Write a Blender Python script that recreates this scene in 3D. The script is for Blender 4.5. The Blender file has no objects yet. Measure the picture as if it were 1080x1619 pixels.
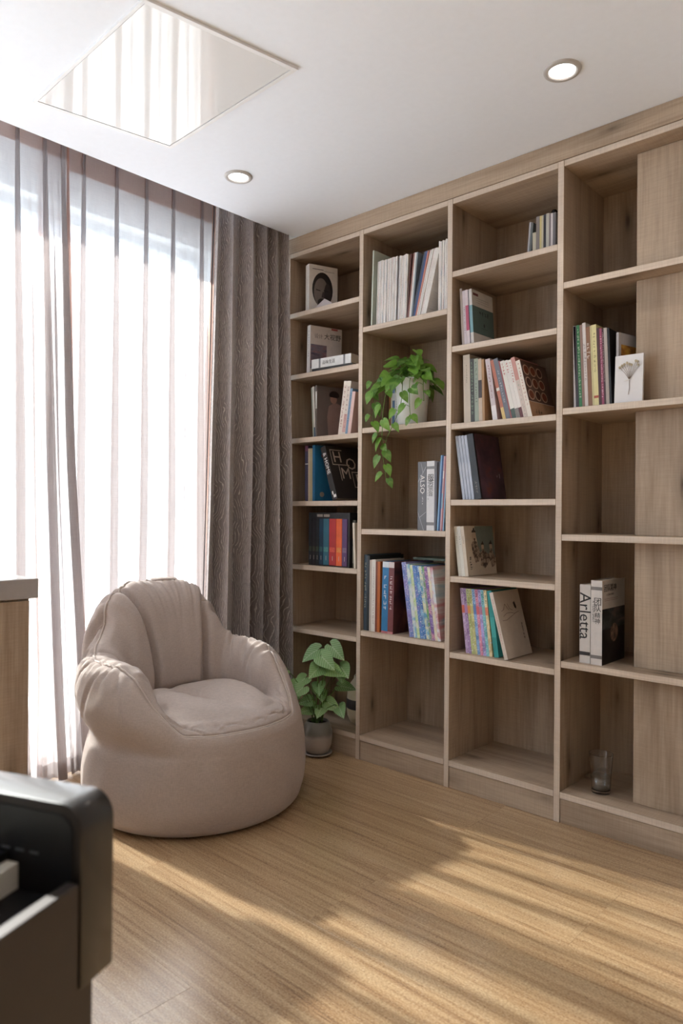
import bpy, bmesh, math, random
import numpy as np
from mathutils import Vector, Matrix, noise as mnoise

rnd = random.Random(7)
R = math.radians
SC = bpy.context.scene
COL = SC.collection

# ------------------------------------------------------------------ camera
FPX, YAW, PITCH, ROLL = 1137.86, 0.742323, 0.0029218, 0.0082424
cam = bpy.data.cameras.new('camera')
cam_o = bpy.data.objects.new('camera', cam); COL.objects.link(cam_o)
fw = Vector((-math.sin(YAW)*math.cos(PITCH), math.cos(YAW)*math.cos(PITCH), math.sin(PITCH)))
rt = Vector((math.cos(YAW), math.sin(YAW), 0)); up = rt.cross(fw)
r2 = math.cos(ROLL)*rt + math.sin(ROLL)*up; u2 = -math.sin(ROLL)*rt + math.cos(ROLL)*up
m = Matrix((r2, u2, -fw)).transposed().to_4x4()
m.translation = Vector((2.71295, -2.5835, 1.16557))
cam_o.matrix_world = m
cam.sensor_fit = 'HORIZONTAL'; cam.sensor_width = 36; cam.lens = FPX/1080*36
cam.clip_start = 0.02; cam.clip_end = 500
cam.dof.use_dof = True; cam.dof.focus_distance = 3.05; cam.dof.aperture_fstop = 5.0
SC.camera = cam_o

# ------------------------------------------------------------------ world, sun, exposure
SKY = 6.0
w = bpy.data.worlds.new('sky'); SC.world = w; w.use_nodes = True
bgn = w.node_tree.nodes['Background']
bgn.inputs[0].default_value = (0.63, 0.82, 1.0, 1); bgn.inputs[1].default_value = SKY
sun = bpy.data.lights.new('sun', 'SUN'); sun.energy = 43.0; sun.angle = R(1.6); sun.color = (1, .97, .92)
sun_o = bpy.data.objects.new('sun', sun); COL.objects.link(sun_o)
SUN_DIR = Vector((math.cos(R(6.0))*math.cos(R(32)), math.sin(R(6.0))*math.cos(R(32)), -math.sin(R(32))))
sun_o.rotation_euler = SUN_DIR.to_track_quat('-Z', 'Y').to_euler()
sun_o.location = (-4, -1, 4)
for nm, loc, rot, sx, sy in (('window_portal', (-.62, -2.2, 1.35), (0, R(-90), 0), 2.5, 4.1),):
    p = bpy.data.lights.new(nm, 'AREA'); p.shape = 'RECTANGLE'; p.size = sx; p.size_y = sy
    p.cycles.is_portal = True
    po = bpy.data.objects.new(nm, p); COL.objects.link(po); po.location = loc; po.rotation_euler = rot
SC.view_settings.view_transform = 'Standard'; SC.view_settings.look = 'None'
SC.view_settings.gamma = 1; SC.view_settings.use_curve_mapping = False
SC.view_settings.exposure = -0.12
SC.cycles.max_bounces = 10; SC.cycles.diffuse_bounces = 6; SC.cycles.transparent_max_bounces = 24
SC.cycles.transmission_bounces = 10; SC.cycles.sample_clamp_indirect = 6
SC.cycles.use_denoising = True

# ------------------------------------------------------------------ material helpers
MATS = {}
def s2l(c): return tuple(((x/255)/12.92 if x/255 <= .04045 else ((x/255+.055)/1.055)**2.4) for x in c)
def newmat(name):
    m = bpy.data.materials.new(name); m.use_nodes = True
    nt = m.node_tree; b = nt.nodes['Principled BSDF']
    return m, nt, b
def N(nt, t, **kw):
    n = nt.nodes.new(t)
    for k, v in kw.items():
        if k.startswith('i_'): n.inputs[k[2:].replace('_', ' ')].default_value = v
        else: setattr(n, k, v)
    return n
def ramp(nt, fac, stops):
    r = nt.nodes.new('ShaderNodeValToRGB'); e = r.color_ramp.elements
    while len(e) < len(stops): e.new(.5)
    for k, (p, c) in enumerate(stops): e[k].position = p; e[k].color = (*c, 1) if len(c) == 3 else c
    nt.links.new(fac, r.inputs[0]); return r.outputs[0]
def mixc(nt, fac, a, b, mode='MIX'):
    n = nt.nodes.new('ShaderNodeMix'); n.data_type = 'RGBA'; n.blend_type = mode
    for s, v in ((0, fac), (6, a), (7, b)):
        if hasattr(v, 'is_linked'): nt.links.new(v, n.inputs[s])
        else: n.inputs[s].default_value = v if s == 0 else ((*v, 1) if len(v) == 3 else v)
    return n.outputs[2]
def mathn(nt, op, a, b=None):
    n = nt.nodes.new('ShaderNodeMath'); n.operation = op
    for s, v in ((0, a), (1, b)):
        if v is None: continue
        if hasattr(v, 'is_linked'): nt.links.new(v, n.inputs[s])
        else: n.inputs[s].default_value = v
    return n.outputs[0]
def mapping(nt, coord, scale, loc=None):
    mp = nt.nodes.new('ShaderNodeMapping'); mp.inputs['Scale'].default_value = scale
    nt.links.new(coord, mp.inputs[0])
    if loc is not None: nt.links.new(loc, mp.inputs['Location'])
    return mp.outputs[0]
def noise(nt, vec, scale, detail=3, rough=.5, dist=0):
    n = nt.nodes.new('ShaderNodeTexNoise'); n.inputs['Scale'].default_value = scale
    n.inputs['Detail'].default_value = detail; n.inputs['Roughness'].default_value = rough
    n.inputs['Distortion'].default_value = dist
    nt.links.new(vec, n.inputs['Vector']); return n.outputs[0]
def bump(nt, b, h, strength, dist=.002):
    n = nt.nodes.new('ShaderNodeBump'); n.inputs['Strength'].default_value = strength; n.inputs['Distance'].default_value = dist
    nt.links.new(h, n.inputs['Height']); nt.links.new(n.outputs[0], b.inputs['Normal'])
def plain(col, rough=.5, var=.06, spec=.5, metal=0, scale=40, coat=0):
    """one colour (sRGB 0-255) with a faint procedural mottling"""
    key = (col, rough, var, spec, metal, scale, coat)
    if key in MATS: return MATS[key]
    m, nt, b = newmat('paint_%d_%d_%d' % tuple(int(x) for x in col))
    l = s2l(col); co = nt.nodes.new('ShaderNodeTexCoord').outputs['Object']
    f = noise(nt, co, scale, 3)
    a = tuple(min(1, x*(1+var)) for x in l); d = tuple(x*(1-var) for x in l)
    nt.links.new(ramp(nt, f, [(.3, d), (.7, a)]), b.inputs['Base Color'])
    b.inputs['Roughness'].default_value = rough; b.inputs['Specular IOR Level'].default_value = spec
    b.inputs['Metallic'].default_value = metal; b.inputs['Coat Weight'].default_value = coat
    MATS[key] = m; return m

def wood(name, axis, base, dark, knot_amt=1.0):
    m, nt, b = newmat(name)
    co = nt.nodes.new('ShaderNodeTexCoord').outputs['Object']
    oi = nt.nodes.new('ShaderNodeObjectInfo').outputs['Random']
    off = nt.nodes.new('ShaderNodeCombineXYZ')
    for k, mul in enumerate((17.0, 29.0, 23.0)): nt.links.new(mathn(nt, 'MULTIPLY', oi, mul), off.inputs[k])
    def sc(al, ac): return tuple(al if k == axis else ac for k in range(3))
    v = mapping(nt, co, sc(.5, 6), off.outputs[0])
    n1 = noise(nt, v, 1.0, 5, .6, .7)
    c1 = ramp(nt, n1, [(.24, dark), (.40, tuple(x*.45+y*.55 for x, y in zip(dark, base))), (.54, base), (.75, tuple(min(1, x*1.12) for x in base))])
    v2 = mapping(nt, co, sc(5, 120), off.outputs[0])
    n2 = noise(nt, v2, 1.0, 3, .6)
    c2 = mixc(nt, .34, c1, ramp(nt, n2, [(.3, (.52, .46, .41)), (.6, (1, 1, 1))]), 'MULTIPLY')
    v3 = mapping(nt, co, sc(300, 12), off.outputs[0])
    n3 = noise(nt, v3, 1.0, 2, .5)
    c3 = mixc(nt, .22, c2, ramp(nt, n3, [(.36, (.66, .63, .60)), (.62, (1, 1, 1))]), 'MULTIPLY')
    # knots: flat cells across the board face, so a board of any facing shows them
    sx = nt.nodes.new('ShaderNodeSeparateXYZ'); nt.links.new(co, sx.inputs[0])
    other = [k for k in range(3) if k != axis]
    cmb = nt.nodes.new('ShaderNodeCombineXYZ')
    al = mathn(nt, 'ADD', mathn(nt, 'MULTIPLY', sx.outputs[axis], 2.1), mathn(nt, 'MULTIPLY', oi, 19.0))
    ac = mathn(nt, 'ADD', mathn(nt, 'MULTIPLY', mathn(nt, 'ADD', sx.outputs[other[0]], sx.outputs[other[1]]), 7.5), mathn(nt, 'MULTIPLY', oi, 41.0))
    nt.links.new(al, cmb.inputs[0]); nt.links.new(ac, cmb.inputs[1])
    vo = nt.nodes.new('ShaderNodeTexVoronoi'); vo.voronoi_dimensions = '2D'; vo.inputs['Scale'].default_value = 1.0; nt.links.new(cmb.outputs[0], vo.inputs['Vector'])
    wob = mathn(nt, 'ADD', vo.outputs['Distance'], mathn(nt, 'MULTIPLY', mathn(nt, 'SUBTRACT', n1, .5), .35))
    sep = nt.nodes.new('ShaderNodeSeparateColor'); nt.links.new(vo.outputs['Color'], sep.inputs[0])
    gate = mathn(nt, 'GREATER_THAN', sep.outputs[0], .60)
    k = mathn(nt, 'MULTIPLY', ramp(nt, wob, [(.0, (1, 1, 1)), (.05, (.62, .62, .62)), (.12, (.28, .28, .28)), (.30, (0, 0, 0))]), gate)
    k = mathn(nt, 'MULTIPLY', k, .9*knot_amt)
    c4 = mixc(nt, k, c3, tuple(x*.25 for x in dark))
    nt.links.new(c4, b.inputs['Base Color'])
    b.inputs['Roughness'].default_value = .48; b.inputs['Specular IOR Level'].default_value = .35
    bump(nt, b, n2, .18, .001)
    return m
OAK, OAKD = s2l((190, 170, 149)), s2l((138, 115, 94))
WZ = wood('oak_laminate_vertical', 2, OAK, OAKD)
WX = wood('oak_laminate_horizontal', 0, OAK, OAKD, .8)
WEDGE = wood('oak_laminate_edge', 0, s2l((218, 202, 186)), s2l((200, 182, 164)), 0)
WEDGEZ = wood('oak_laminate_edge_vertical', 2, s2l((218, 202, 186)), s2l((200, 182, 164)), 0)

def floor_mat():
    m, nt, b = newmat('cork_strip_floor')
    co = nt.nodes.new('ShaderNodeTexCoord').outputs['Object']
    oi = nt.nodes.new('ShaderNodeObjectInfo').outputs['Random']
    off = nt.nodes.new('ShaderNodeCombineXYZ')
    for k, mul in enumerate((31.0, 7.0, 3.0)): nt.links.new(mathn(nt, 'MULTIPLY', oi, mul), off.inputs[k])
    v = mapping(nt, co, (1.8, 60, 1), off.outputs[0])
    n1 = noise(nt, v, 1.0, 5, .68, .3)
    c1 = ramp(nt, n1, [(.26, s2l((128, 94, 62))), (.42, s2l((172, 138, 100))), (.56, s2l((192, 161, 122))), (.78, s2l((206, 178, 140)))])
    sp = noise(nt, mapping(nt, co, (170, 230, 100)), 1.0, 2, .6)
    sp2 = noise(nt, mapping(nt, co, (60, 95, 60)), 1.0, 3, .7)
    c2 = mixc(nt, .55, c1, ramp(nt, sp, [(.36, (.50, .42, .34)), (.52, (1, 1, 1)), (.66, (1.0, 1.0, 1.0))]), 'MULTIPLY')
    c2 = mixc(nt, .6, c2, ramp(nt, sp2, [(.30, (.42, .34, .27)), (.42, (1, 1, 1))]), 'MULTIPLY')
    c2 = mixc(nt, .25, c2, ramp(nt, sp, [(.55, (0, 0, 0)), (.72, (.75, .66, .52))]), 'SCREEN')
    tint = ramp(nt, oi, [(0, (.94, .94, .94)), (1, (1, 1, 1))])
    c3 = mixc(nt, 1.0, c2, tint, 'MULTIPLY')
    nt.links.new(c3, b.inputs['Base Color'])
    b.inputs['Roughness'].default_value = .42
    b.inputs['Coat Weight'].default_value = 1.0; b.inputs['Coat Roughness'].default_value = .20; b.inputs['Coat IOR'].default_value = 1.75
    bump(nt, b, sp, .06, .001)
    return m
FLOOR = floor_mat()
CEIL = plain((236, 241, 250), .9, .01)
WALL = plain((232, 228, 222), .9, .015)

def sheer_mat(name, col, transp, see=.0):
    m, nt, b = newmat(name); nt.nodes.remove(b)
    out = nt.nodes['Material Output']
    uv = nt.nodes.new('ShaderNodeUVMap').outputs[0]
    warp = noise(nt, mapping(nt, uv, (900, 14, 1)), 1.0, 2)
    weft = noise(nt, mapping(nt, uv, (14, 900, 1)), 1.0, 2)
    wv = mathn(nt, 'ADD', warp, weft)
    fac = nt.nodes.new('ShaderNodeMapRange'); nt.links.new(wv, fac.inputs[0])
    for k, v in ((1, .7), (2, 1.3), (3, transp-.07), (4, transp+.07)): fac.inputs[k].default_value = v
    tr = nt.nodes.new('ShaderNodeBsdfTranslucent'); df = nt.nodes.new('ShaderNodeBsdfDiffuse'); tp = nt.nodes.new('ShaderNodeBsdfTransparent')
    tr.inputs[0].default_value = (*col, 1); df.inputs[0].default_value = (*col, 1); tp.inputs[0].default_value = (1, 1, 1, 1)
    mx = nt.nodes.new('ShaderNodeMixShader'); mx.inputs[0].default_value = .35
    nt.links.new(tr.outputs[0], mx.inputs[1]); nt.links.new(df.outputs[0], mx.inputs[2])
    m2 = nt.nodes.new('ShaderNodeMixShader'); nt.links.new(fac.outputs[0], m2.inputs[0])
    nt.links.new(mx.outputs[0], m2.inputs[1]); nt.links.new(tp.outputs[0], m2.inputs[2])
    nt.links.new(m2.outputs[0], out.inputs[0])
    return m
SHEER = sheer_mat('blush_linen_voile', s2l((192, 185, 184)), .21)
SHEER_TAPE = sheer_mat('blush_heading_tape', s2l((186, 148, 130)), .12)
SHEER_HEM = sheer_mat('blush_side_hem', s2l((190, 152, 138)), .08)

def drape_mat():
    m, nt, b = newmat('fur_line_jacquard')
    uv = nt.nodes.new('ShaderNodeUVMap').outputs[0]
    w1 = noise(nt, mapping(nt, uv, (4.5, 5.0, 1)), 1.0, 2, .5)
    w2 = noise(nt, mapping(nt, uv, (30, 16, 1)), 1.0, 2, .5)
    sx = nt.nodes.new('ShaderNodeSeparateXYZ'); nt.links.new(uv, sx.inputs[0])
    ph = mathn(nt, 'ADD', mathn(nt, 'MULTIPLY', sx.outputs[0], 420.0), mathn(nt, 'MULTIPLY', w1, 74.0))
    ph = mathn(nt, 'ADD', ph, mathn(nt, 'MULTIPLY', w2, 7.0))
    wave = mathn(nt, 'SINE', ph)
    brk = noise(nt, mapping(nt, uv, (95, 22, 1)), 1.0, 2, .5)
    line = mathn(nt, 'MULTIPLY', ramp(nt, wave, [(.66, (0, 0, 0)), (.97, (1, 1, 1))]), ramp(nt, brk, [(.36, (0, 0, 0)), (.52, (1, 1, 1))]))
    c = mixc(nt, line, s2l((160, 149, 146)), s2l((240, 234, 227)))
    nt.links.new(c, b.inputs['Base Color'])
    nt.links.new(ramp(nt, line, [(0, (.75, .75, .75)), (1, (.42, .42, .42))]), b.inputs['Roughness'])
    b.inputs['Sheen Weight'].default_value = .25
    bump(nt, b, line, .35, .002)
    return m
DRAPE = drape_mat()
DRAPE_SHADE = plain((98, 96, 100), .8, .05)  # fold shade put into the colour of the drape's edge strip

def linen_mat(name, col):
    m, nt, b = newmat(name)
    co = nt.nodes.new('ShaderNodeTexCoord').outputs['Object']
    v = mapping(nt, co, (420, 420, 60)); n1 = noise(nt, v, 1.0, 2)
    v2 = mapping(nt, co, (60, 60, 420)); n2 = noise(nt, v2, 1.0, 2)
    n3 = noise(nt, co, 5.0, 3)
    s = mathn(nt, 'ADD', mathn(nt, 'MULTIPLY', n1, .5), mathn(nt, 'MULTIPLY', n2, .5))
    l = s2l(col)
    c = ramp(nt, s, [(.32, tuple(x*.88 for x in l)), (.68, tuple(min(1, x*1.10) for x in l))])
    c = mixc(nt, .2, c, ramp(nt, n3, [(.3, (.85, .84, .83)), (.7, (1, 1, 1))]), 'MULTIPLY')
    nt.links.new(c, b.inputs['Base Color']); b.inputs['Roughness'].default_value = .85
    b.inputs['Specular IOR Level'].default_value = .25; b.inputs['Sheen Weight'].default_value = .15
    bump(nt, b, s, .10, .0008)
    return m
LINEN = linen_mat('taupe_linen', (182, 168, 160))

def leaf_mat(name, a, bcol, vein, vs, vk=.5):
    m, nt, b = newmat(name)
    co = nt.nodes.new('ShaderNodeTexCoord').outputs['Object']
    oi = nt.nodes.new('ShaderNodeObjectInfo').outputs['Random']
    n = noise(nt, co, 35, 3); f = mathn(nt, 'ADD', mathn(nt, 'MULTIPLY', oi, .6), mathn(nt, 'MULTIPLY', n, .4))
    c = ramp(nt, f, [(.1, s2l(a)), (.8, s2l(bcol))])
    sx = nt.nodes.new('ShaderNodeSeparateXYZ'); nt.links.new(co, sx.inputs[0])
    ax = mathn(nt, 'ABSOLUTE', sx.outputs[0])
    ph = mathn(nt, 'MULTIPLY', mathn(nt, 'SUBTRACT', sx.outputs[1], mathn(nt, 'MULTIPLY', ax, .9)), vs)
    vl = ramp(nt, mathn(nt, 'SINE', ph), [(.72, (0, 0, 0)), (.98, (1, 1, 1))])
    mid = ramp(nt, ax, [(.0006, (1, 1, 1)), (.0022, (0, 0, 0))])
    k = mathn(nt, 'MULTIPLY', mathn(nt, 'MAXIMUM', vl, mid), vk)
    nt.links.new(mixc(nt, k, c, s2l(vein)), b.inputs['Base Color'])
    b.inputs['Roughness'].default_value = .38
    b.inputs['Transmission Weight'].default_value = 0
    b.inputs['Subsurface Weight'].default_value = 0
    tl = nt.nodes.new('ShaderNodeBsdfTranslucent'); tl.inputs[0].default_value = (*s2l(tuple(min(255, x+30) for x in bcol)), 1)
    mx = nt.nodes.new('ShaderNodeMixShader'); mx.inputs[0].default_value = .3
    out = nt.nodes['Material Output']
    nt.links.new(b.outputs[0], mx.inputs[1]); nt.links.new(tl.outputs[0], mx.inputs[2]); nt.links.new(mx.outputs[0], out.inputs[0])
    return m
POTHOS = leaf_mat('pothos_leaf', (44, 92, 40), (124, 172, 66), (150, 186, 96), 60)
SYNG = leaf_mat('arrowhead_leaf', (92, 146, 88), (160, 198, 128), (216, 230, 196), 420, .75)
STEM = plain((92, 84, 48), .6); STEMG = plain((104, 136, 66), .55)

def glassmat(name, col=(1, 1, 1), ior=1.45, rough=0):
    m, nt, b = newmat(name)
    b.inputs['Base Color'].default_value = (*col, 1); b.inputs['Transmission Weight'].default_value = 1
    b.inputs['Roughness'].default_value = rough; b.inputs['IOR'].default_value = ior
    return m
def panemat(name, refl, tint):
    m, nt, b = newmat(name); nt.nodes.remove(b); out = nt.nodes['Material Output']
    t = nt.nodes.new('ShaderNodeBsdfTransparent'); t.inputs[0].default_value = (*tint, 1)
    g = nt.nodes.new('ShaderNodeBsdfGlossy'); g.inputs['Roughness'].default_value = .02
    mx = nt.nodes.new('ShaderNodeMixShader'); mx.inputs[0].default_value = refl
    nt.links.new(t.outputs[0], mx.inputs[1]); nt.links.new(g.outputs[0], mx.inputs[2]); nt.links.new(mx.outputs[0], out.inputs[0])
    return m
PANE = panemat('window_glass', .06, (.95, .97, .97)); TUMBLER = panemat('tumbler_glass', .10, (.96, .97, .97)); WATER = panemat('clear_water', .13, (.90, .93, .94))
def emis(name, col, st):
    m, nt, b = newmat(name); b.inputs['Emission Color'].default_value = (*col, 1); b.inputs['Emission Strength'].default_value = st
    return m

# ------------------------------------------------------------------ mesh helpers
def link(name, me, mat=None, parent=None, smooth=False):
    o = bpy.data.objects.new(name, me); COL.objects.link(o)
    if mat is not None:
        me.materials.clear()
        for x in (mat if isinstance(mat, (list, tuple)) else [mat]): me.materials.append(x)
    if smooth: me.polygons.foreach_set('use_smooth', [True]*len(me.polygons))
    if parent is not None: o.parent = parent
    return o
def tag(o, label, cat, group=None):
    o['label'] = label; o['category'] = cat
    if group: o['group'] = group
    return o
def empty(name, loc=(0, 0, 0), rot=(0, 0, 0)):
    o = bpy.data.objects.new(name, None); COL.objects.link(o); o.location = loc; o.rotation_euler = rot
    o.empty_display_size = .05
    return o
def thing(name, label, cat, loc=(0, 0, 0), rot=(0, 0, 0), group=None):
    return tag(empty(name, loc, rot), label, cat, group)
class MB:
    def __init__(s): s.v = []; s.f = []; s.mi = []
    def add(s, vs, fs, mi=0):
        n = len(s.v); s.v += [tuple(x) for x in vs]; s.f += [tuple(i+n for i in f) for f in fs]; s.mi += [mi]*len(fs); return s
    def box(s, x0, x1, y0, y1, z0, z1, mi=0):
        v = [(x0, y0, z0), (x1, y0, z0), (x1, y1, z0), (x0, y1, z0), (x0, y0, z1), (x1, y0, z1), (x1, y1, z1), (x0, y1, z1)]
        return s.add(v, [(0, 3, 2, 1), (4, 5, 6, 7), (0, 1, 5, 4), (1, 2, 6, 5), (2, 3, 7, 6), (3, 0, 4, 7)], mi)
    def lathe(s, prof, n=32, c=(0, 0, 0), mi=0, closed=False):
        vs = []; fs = []; k = len(prof)
        for i in range(n):
            a = 2*math.pi*i/n
            for r, z in prof: vs.append((c[0]+r*math.cos(a), c[1]+r*math.sin(a), c[2]+z))
        for i in range(n):
            j = (i+1) % n
            for q in range(k-1): fs.append((i*k+q, j*k+q, j*k+q+1, i*k+q+1))
        return s.add(vs, fs, mi)
    def tube(s, pts, rad, n=6, mi=0):
        pts = [Vector(p) for p in pts]; k = len(pts); vs = []; fs = []
        rr = rad if isinstance(rad, (list, tuple)) else [rad]*k
        for i, p in enumerate(pts):
            t = (pts[min(i+1, k-1)]-pts[max(i-1, 0)]).normalized()
            a = t.cross(Vector((0, 0, 1)) if abs(t.z) < .9 else Vector((1, 0, 0))).normalized(); b = t.cross(a)
            for q in range(n):
                an = 2*math.pi*q/n; vs.append(p+(a*math.cos(an)+b*math.sin(an))*rr[i])
        for i in range(k-1):
            for q in range(n): fs.append((i*n+q, i*n+(q+1) % n, (i+1)*n+(q+1) % n, (i+1)*n+q))
        fs.append(tuple(range(n))[::-1]); fs.append(tuple((k-1)*n+q for q in range(n)))
        return s.add(vs, fs, mi)
    def me(s, name):
        me = bpy.data.meshes.new(name); me.from_pydata(s.v, [], s.f)
        if any(s.mi): me.polygons.foreach_set('material_index', s.mi)
        me.update(); return me
    def build(s, name, mat, parent=None, smooth=False, bevel=0, seg=2):
        o = link(name, s.me(name), mat, parent, smooth)
        if bevel: bevelize(o, bevel, seg)
        return o
def bevelize(o, wdt, seg=2):
    bm = bmesh.new(); bm.from_mesh(o.data)
    bmesh.ops.bevel(bm, geom=bm.edges[:], offset=wdt, segments=seg, profile=.5, affect='EDGES', clamp_overlap=True)
    bm.to_mesh(o.data); bm.free()
def recalc(me):
    bm = bmesh.new(); bm.from_mesh(me); bmesh.ops.recalc_face_normals(bm, faces=bm.faces[:]); bm.to_mesh(me); bm.free()
def box(name, mat, b, parent=None, bevel=0, seg=1):
    return MB().box(*b).build(name, mat, parent, bevel=bevel, seg=seg)
def struct(o): o['kind'] = 'structure'; return o
def autosmooth(o, ang=40):
    me = o.data; me.polygons.foreach_set('use_smooth', [True]*len(me.polygons))
    try: me.set_sharp_from_angle(angle=R(ang))
    except Exception: pass
TXT = {}
def text_me(s, size, extr=.0003, align='CENTER', font_scale_x=1.0, shear=0):
    key = (s, size, align, font_scale_x, shear)
    if key in TXT: return TXT[key].copy()
    cu = bpy.data.curves.new('t', 'FONT'); cu.body = s; cu.size = size; cu.extrude = extr
    cu.align_x = align; cu.align_y = 'CENTER'; cu.resolution_u = 2; cu.shear = shear
    ob = bpy.data.objects.new('t', cu); me = bpy.data.meshes.new_from_object(ob)
    bpy.data.objects.remove(ob); bpy.data.curves.remove(cu)
    if font_scale_x != 1.0:
        for v in me.vertices: v.co.x *= font_scale_x
    TXT[key] = me; return me.copy()

# ------------------------------------------------------------------ room shell
H = 2.6
XR, YB = 4.3, -4.8          # far walls behind and beside the camera
fl = struct(box('floor', plain((120, 92, 64), .8), (-.52, XR+.1, YB-.1, .5, -.06, -.010)))
k = 0
for row, y1 in enumerate(np.arange(.48, YB, -.40)):
    x = -.52 + (-.30 if row % 2 else -.85) + (0.0 if row != 2 else 0.0)
    xs = {2: 1.85}.get(row, 1.85 if row % 2 == 0 else 1.25)
    e = xs
    while e > -.52: e -= 1.2
    while e < XR:
        a, b2 = max(e, -.52), min(e+1.2, XR)
        if b2-a > .05:
            o = box('plank', FLOOR, (a+.0002, b2-.0002, max(y1-.40, YB)+.0002, y1-.0002, -.012, 0), fl)
            bevelize(o, .0003, 1)
        e += 1.2
# ceiling slab with a curtain pocket along the window wall
c = MB(); c.box(0, XR, YB, .4, H, H+.32); c.box(-.70, 0, YB, .4, 2.84, H+.32)
struct(c.build('ceiling', CEIL))
# window wall (left): opening y -4.2..-.14, z .09..2.595
ww = MB()
ww.box(-.72, -.50, YB, .5, 2.595, 2.84); ww.box(-.72, -.50, YB, .5, -.06, .09)
ww.box(-.72, -.50, -.14, .5, .09, 2.595); ww.box(-.72, -.50, YB, -4.25, .09, 2.595)
struct(ww.build('wall_left', WALL))
struct(box('wall_back', WALL, (-.72, 2.0, .40, .55, -.06, 2.92)))
struct(box('wall_return', WALL, (1.9815, XR+.1, .0, .55, -.06, 2.92)))
TAUPE = plain((150, 140, 131), .9, .02)
struct(box('wall_right', TAUPE, (XR, XR+.15, YB-.2, .0, -.06, 2.92)))
struct(box('wall_rear', TAUPE, (-.72, XR+.15, YB-.2, YB, -.06, 2.92)))
ALU = plain((214, 214, 214), .45, .02)
def window(name, plane, const, a0, a1, z0, z1, muls, label):
    root = empty(name); struct(root); root['label'] = label
    def bar(n, u0, u1, zz0, zz1, d=.03, mat=ALU):
        if plane == 'x': return box(n, mat, (const-d, const+d, u0, u1, zz0, zz1), root)
        return box(n, mat, (u0, u1, const-d, const+d, zz0, zz1), root)
    t = .045
    bar('frame_rail', a0, a1, z0, z0+t); bar('frame_rail', a0, a1, z1-t, z1)
    ed = [a0]+muls+[a1]
    for e in ed:
        c0 = e if e == a0 else (e-t if e == a1 else e-t/2); bar('frame_stile', c0, c0+t, z0+t, z1-t)
    for q in range(len(ed)-1):
        l = ed[q]+(t if q == 0 else t/2); rr = ed[q+1]-(t if q == len(ed)-2 else t/2)
        bar('pane', l, rr, z0+t, z1-t, .004, PANE)
    return root
window('window_1', 'x', -.62, -4.25, -.14, .09, 2.595, [-2.25], 'tall white framed window behind the blush sheer curtain')
# outside: pale ground and hazy blocks far beyond the window
struct(box('ground', plain((176, 180, 184), .9), (-260, -6, -160, 160, -22, -21.5)))
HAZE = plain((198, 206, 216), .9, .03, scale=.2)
for q, (x, y, wd, dp, top, lab) in enumerate([(-120, 10, 34, 16, 3.2, 'widest pale hazy block on the skyline beyond the window'), (-110, 62, 26, 14, 5.2, 'tall pale hazy block beyond the window nearest the bookcase'), (-135, -42, 30, 16, 2.4, 'low pale hazy block on the skyline left of the others')]):
    t = thing('distant_building', lab, 'building', (x, y, -21.5), group='hazy blocks outside')
    box('wall', HAZE, (-dp/2, dp/2, -wd/2, wd/2, 0, top+20), t)
    box('roof_house', HAZE, (-dp/4, dp/4, -wd/5, wd/8, top+20, top+22.5), t)
    box('parapet', HAZE, (dp/2-.4, dp/2, -wd/2, wd/2, top+20, top+20.9), t)

# ------------------------------------------------------------------ bookcase
T = .025; BD = .38
UX = [-.0463, .4580, .9625, 1.4670, 1.9690]
ROWS = {0: [2.208, 1.887, 1.556, 1.231, .904, .580], 1: [2.055, 1.575, 1.096, .614], 2: [2.208, 1.887, 1.556, 1.231, .904, .580], 3: [2.055, 1.575, 1.096, .614]}
bc = thing('bookcase', 'built-in oak bookcase with open compartments covering the whole wall', 'bookcase')
def board(name, b, mat, edge, edge_faces):
    me = MB().box(*b)
    o = me.build(name, [mat, edge], bc)
    # front strip of a board carries edge banding
    mi = [0]*6
    for q in edge_faces: mi[q] = 1
    o.data.polygons.foreach_set('material_index', mi)
    bevelize(o, .0012, 1)
    return o
for x in UX: board('upright', (x-T/2, x+T/2, 0, BD, 0, 2.5215), WZ, WEDGEZ, [2])
for c in range(4):
    a, b = UX[c]+T/2, UX[c+1]-T/2
    for z in ROWS[c]: board('shelf', (a, b, .001, BD-.012, z-T, z), WX, WEDGE, [2])
    board('bottom_shelf', (a, b, 0.0, BD-.012, .117-T, .117), WX, WEDGE, [2])
    board('plinth', (a, b, .004, .022, 0, .117-T-.0015), WX, WX, [])
    board('top_panel', (a, b, .001, BD-.012, 2.4725+.025, 2.4975+.024), WX, WEDGE, [2])
    board('back_panel', (a, b, BD-.011, BD, .0, 2.52), WZ, WZ, [])
board('fascia', (UX[0]-T/2, UX[4]+T/2, -.002, .020, 2.523, H-.001), WX, WX, [])
for z0, z1 in zip([.117]+ROWS[3][::-1], [z-T for z in ROWS[3][::-1]]+[2.4965]):
    board('inset_panel', (1.722, UX[4]-T/2-.0005, .088, .106, z0+.0005, z1-.0005), WZ, WZ, [])

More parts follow.
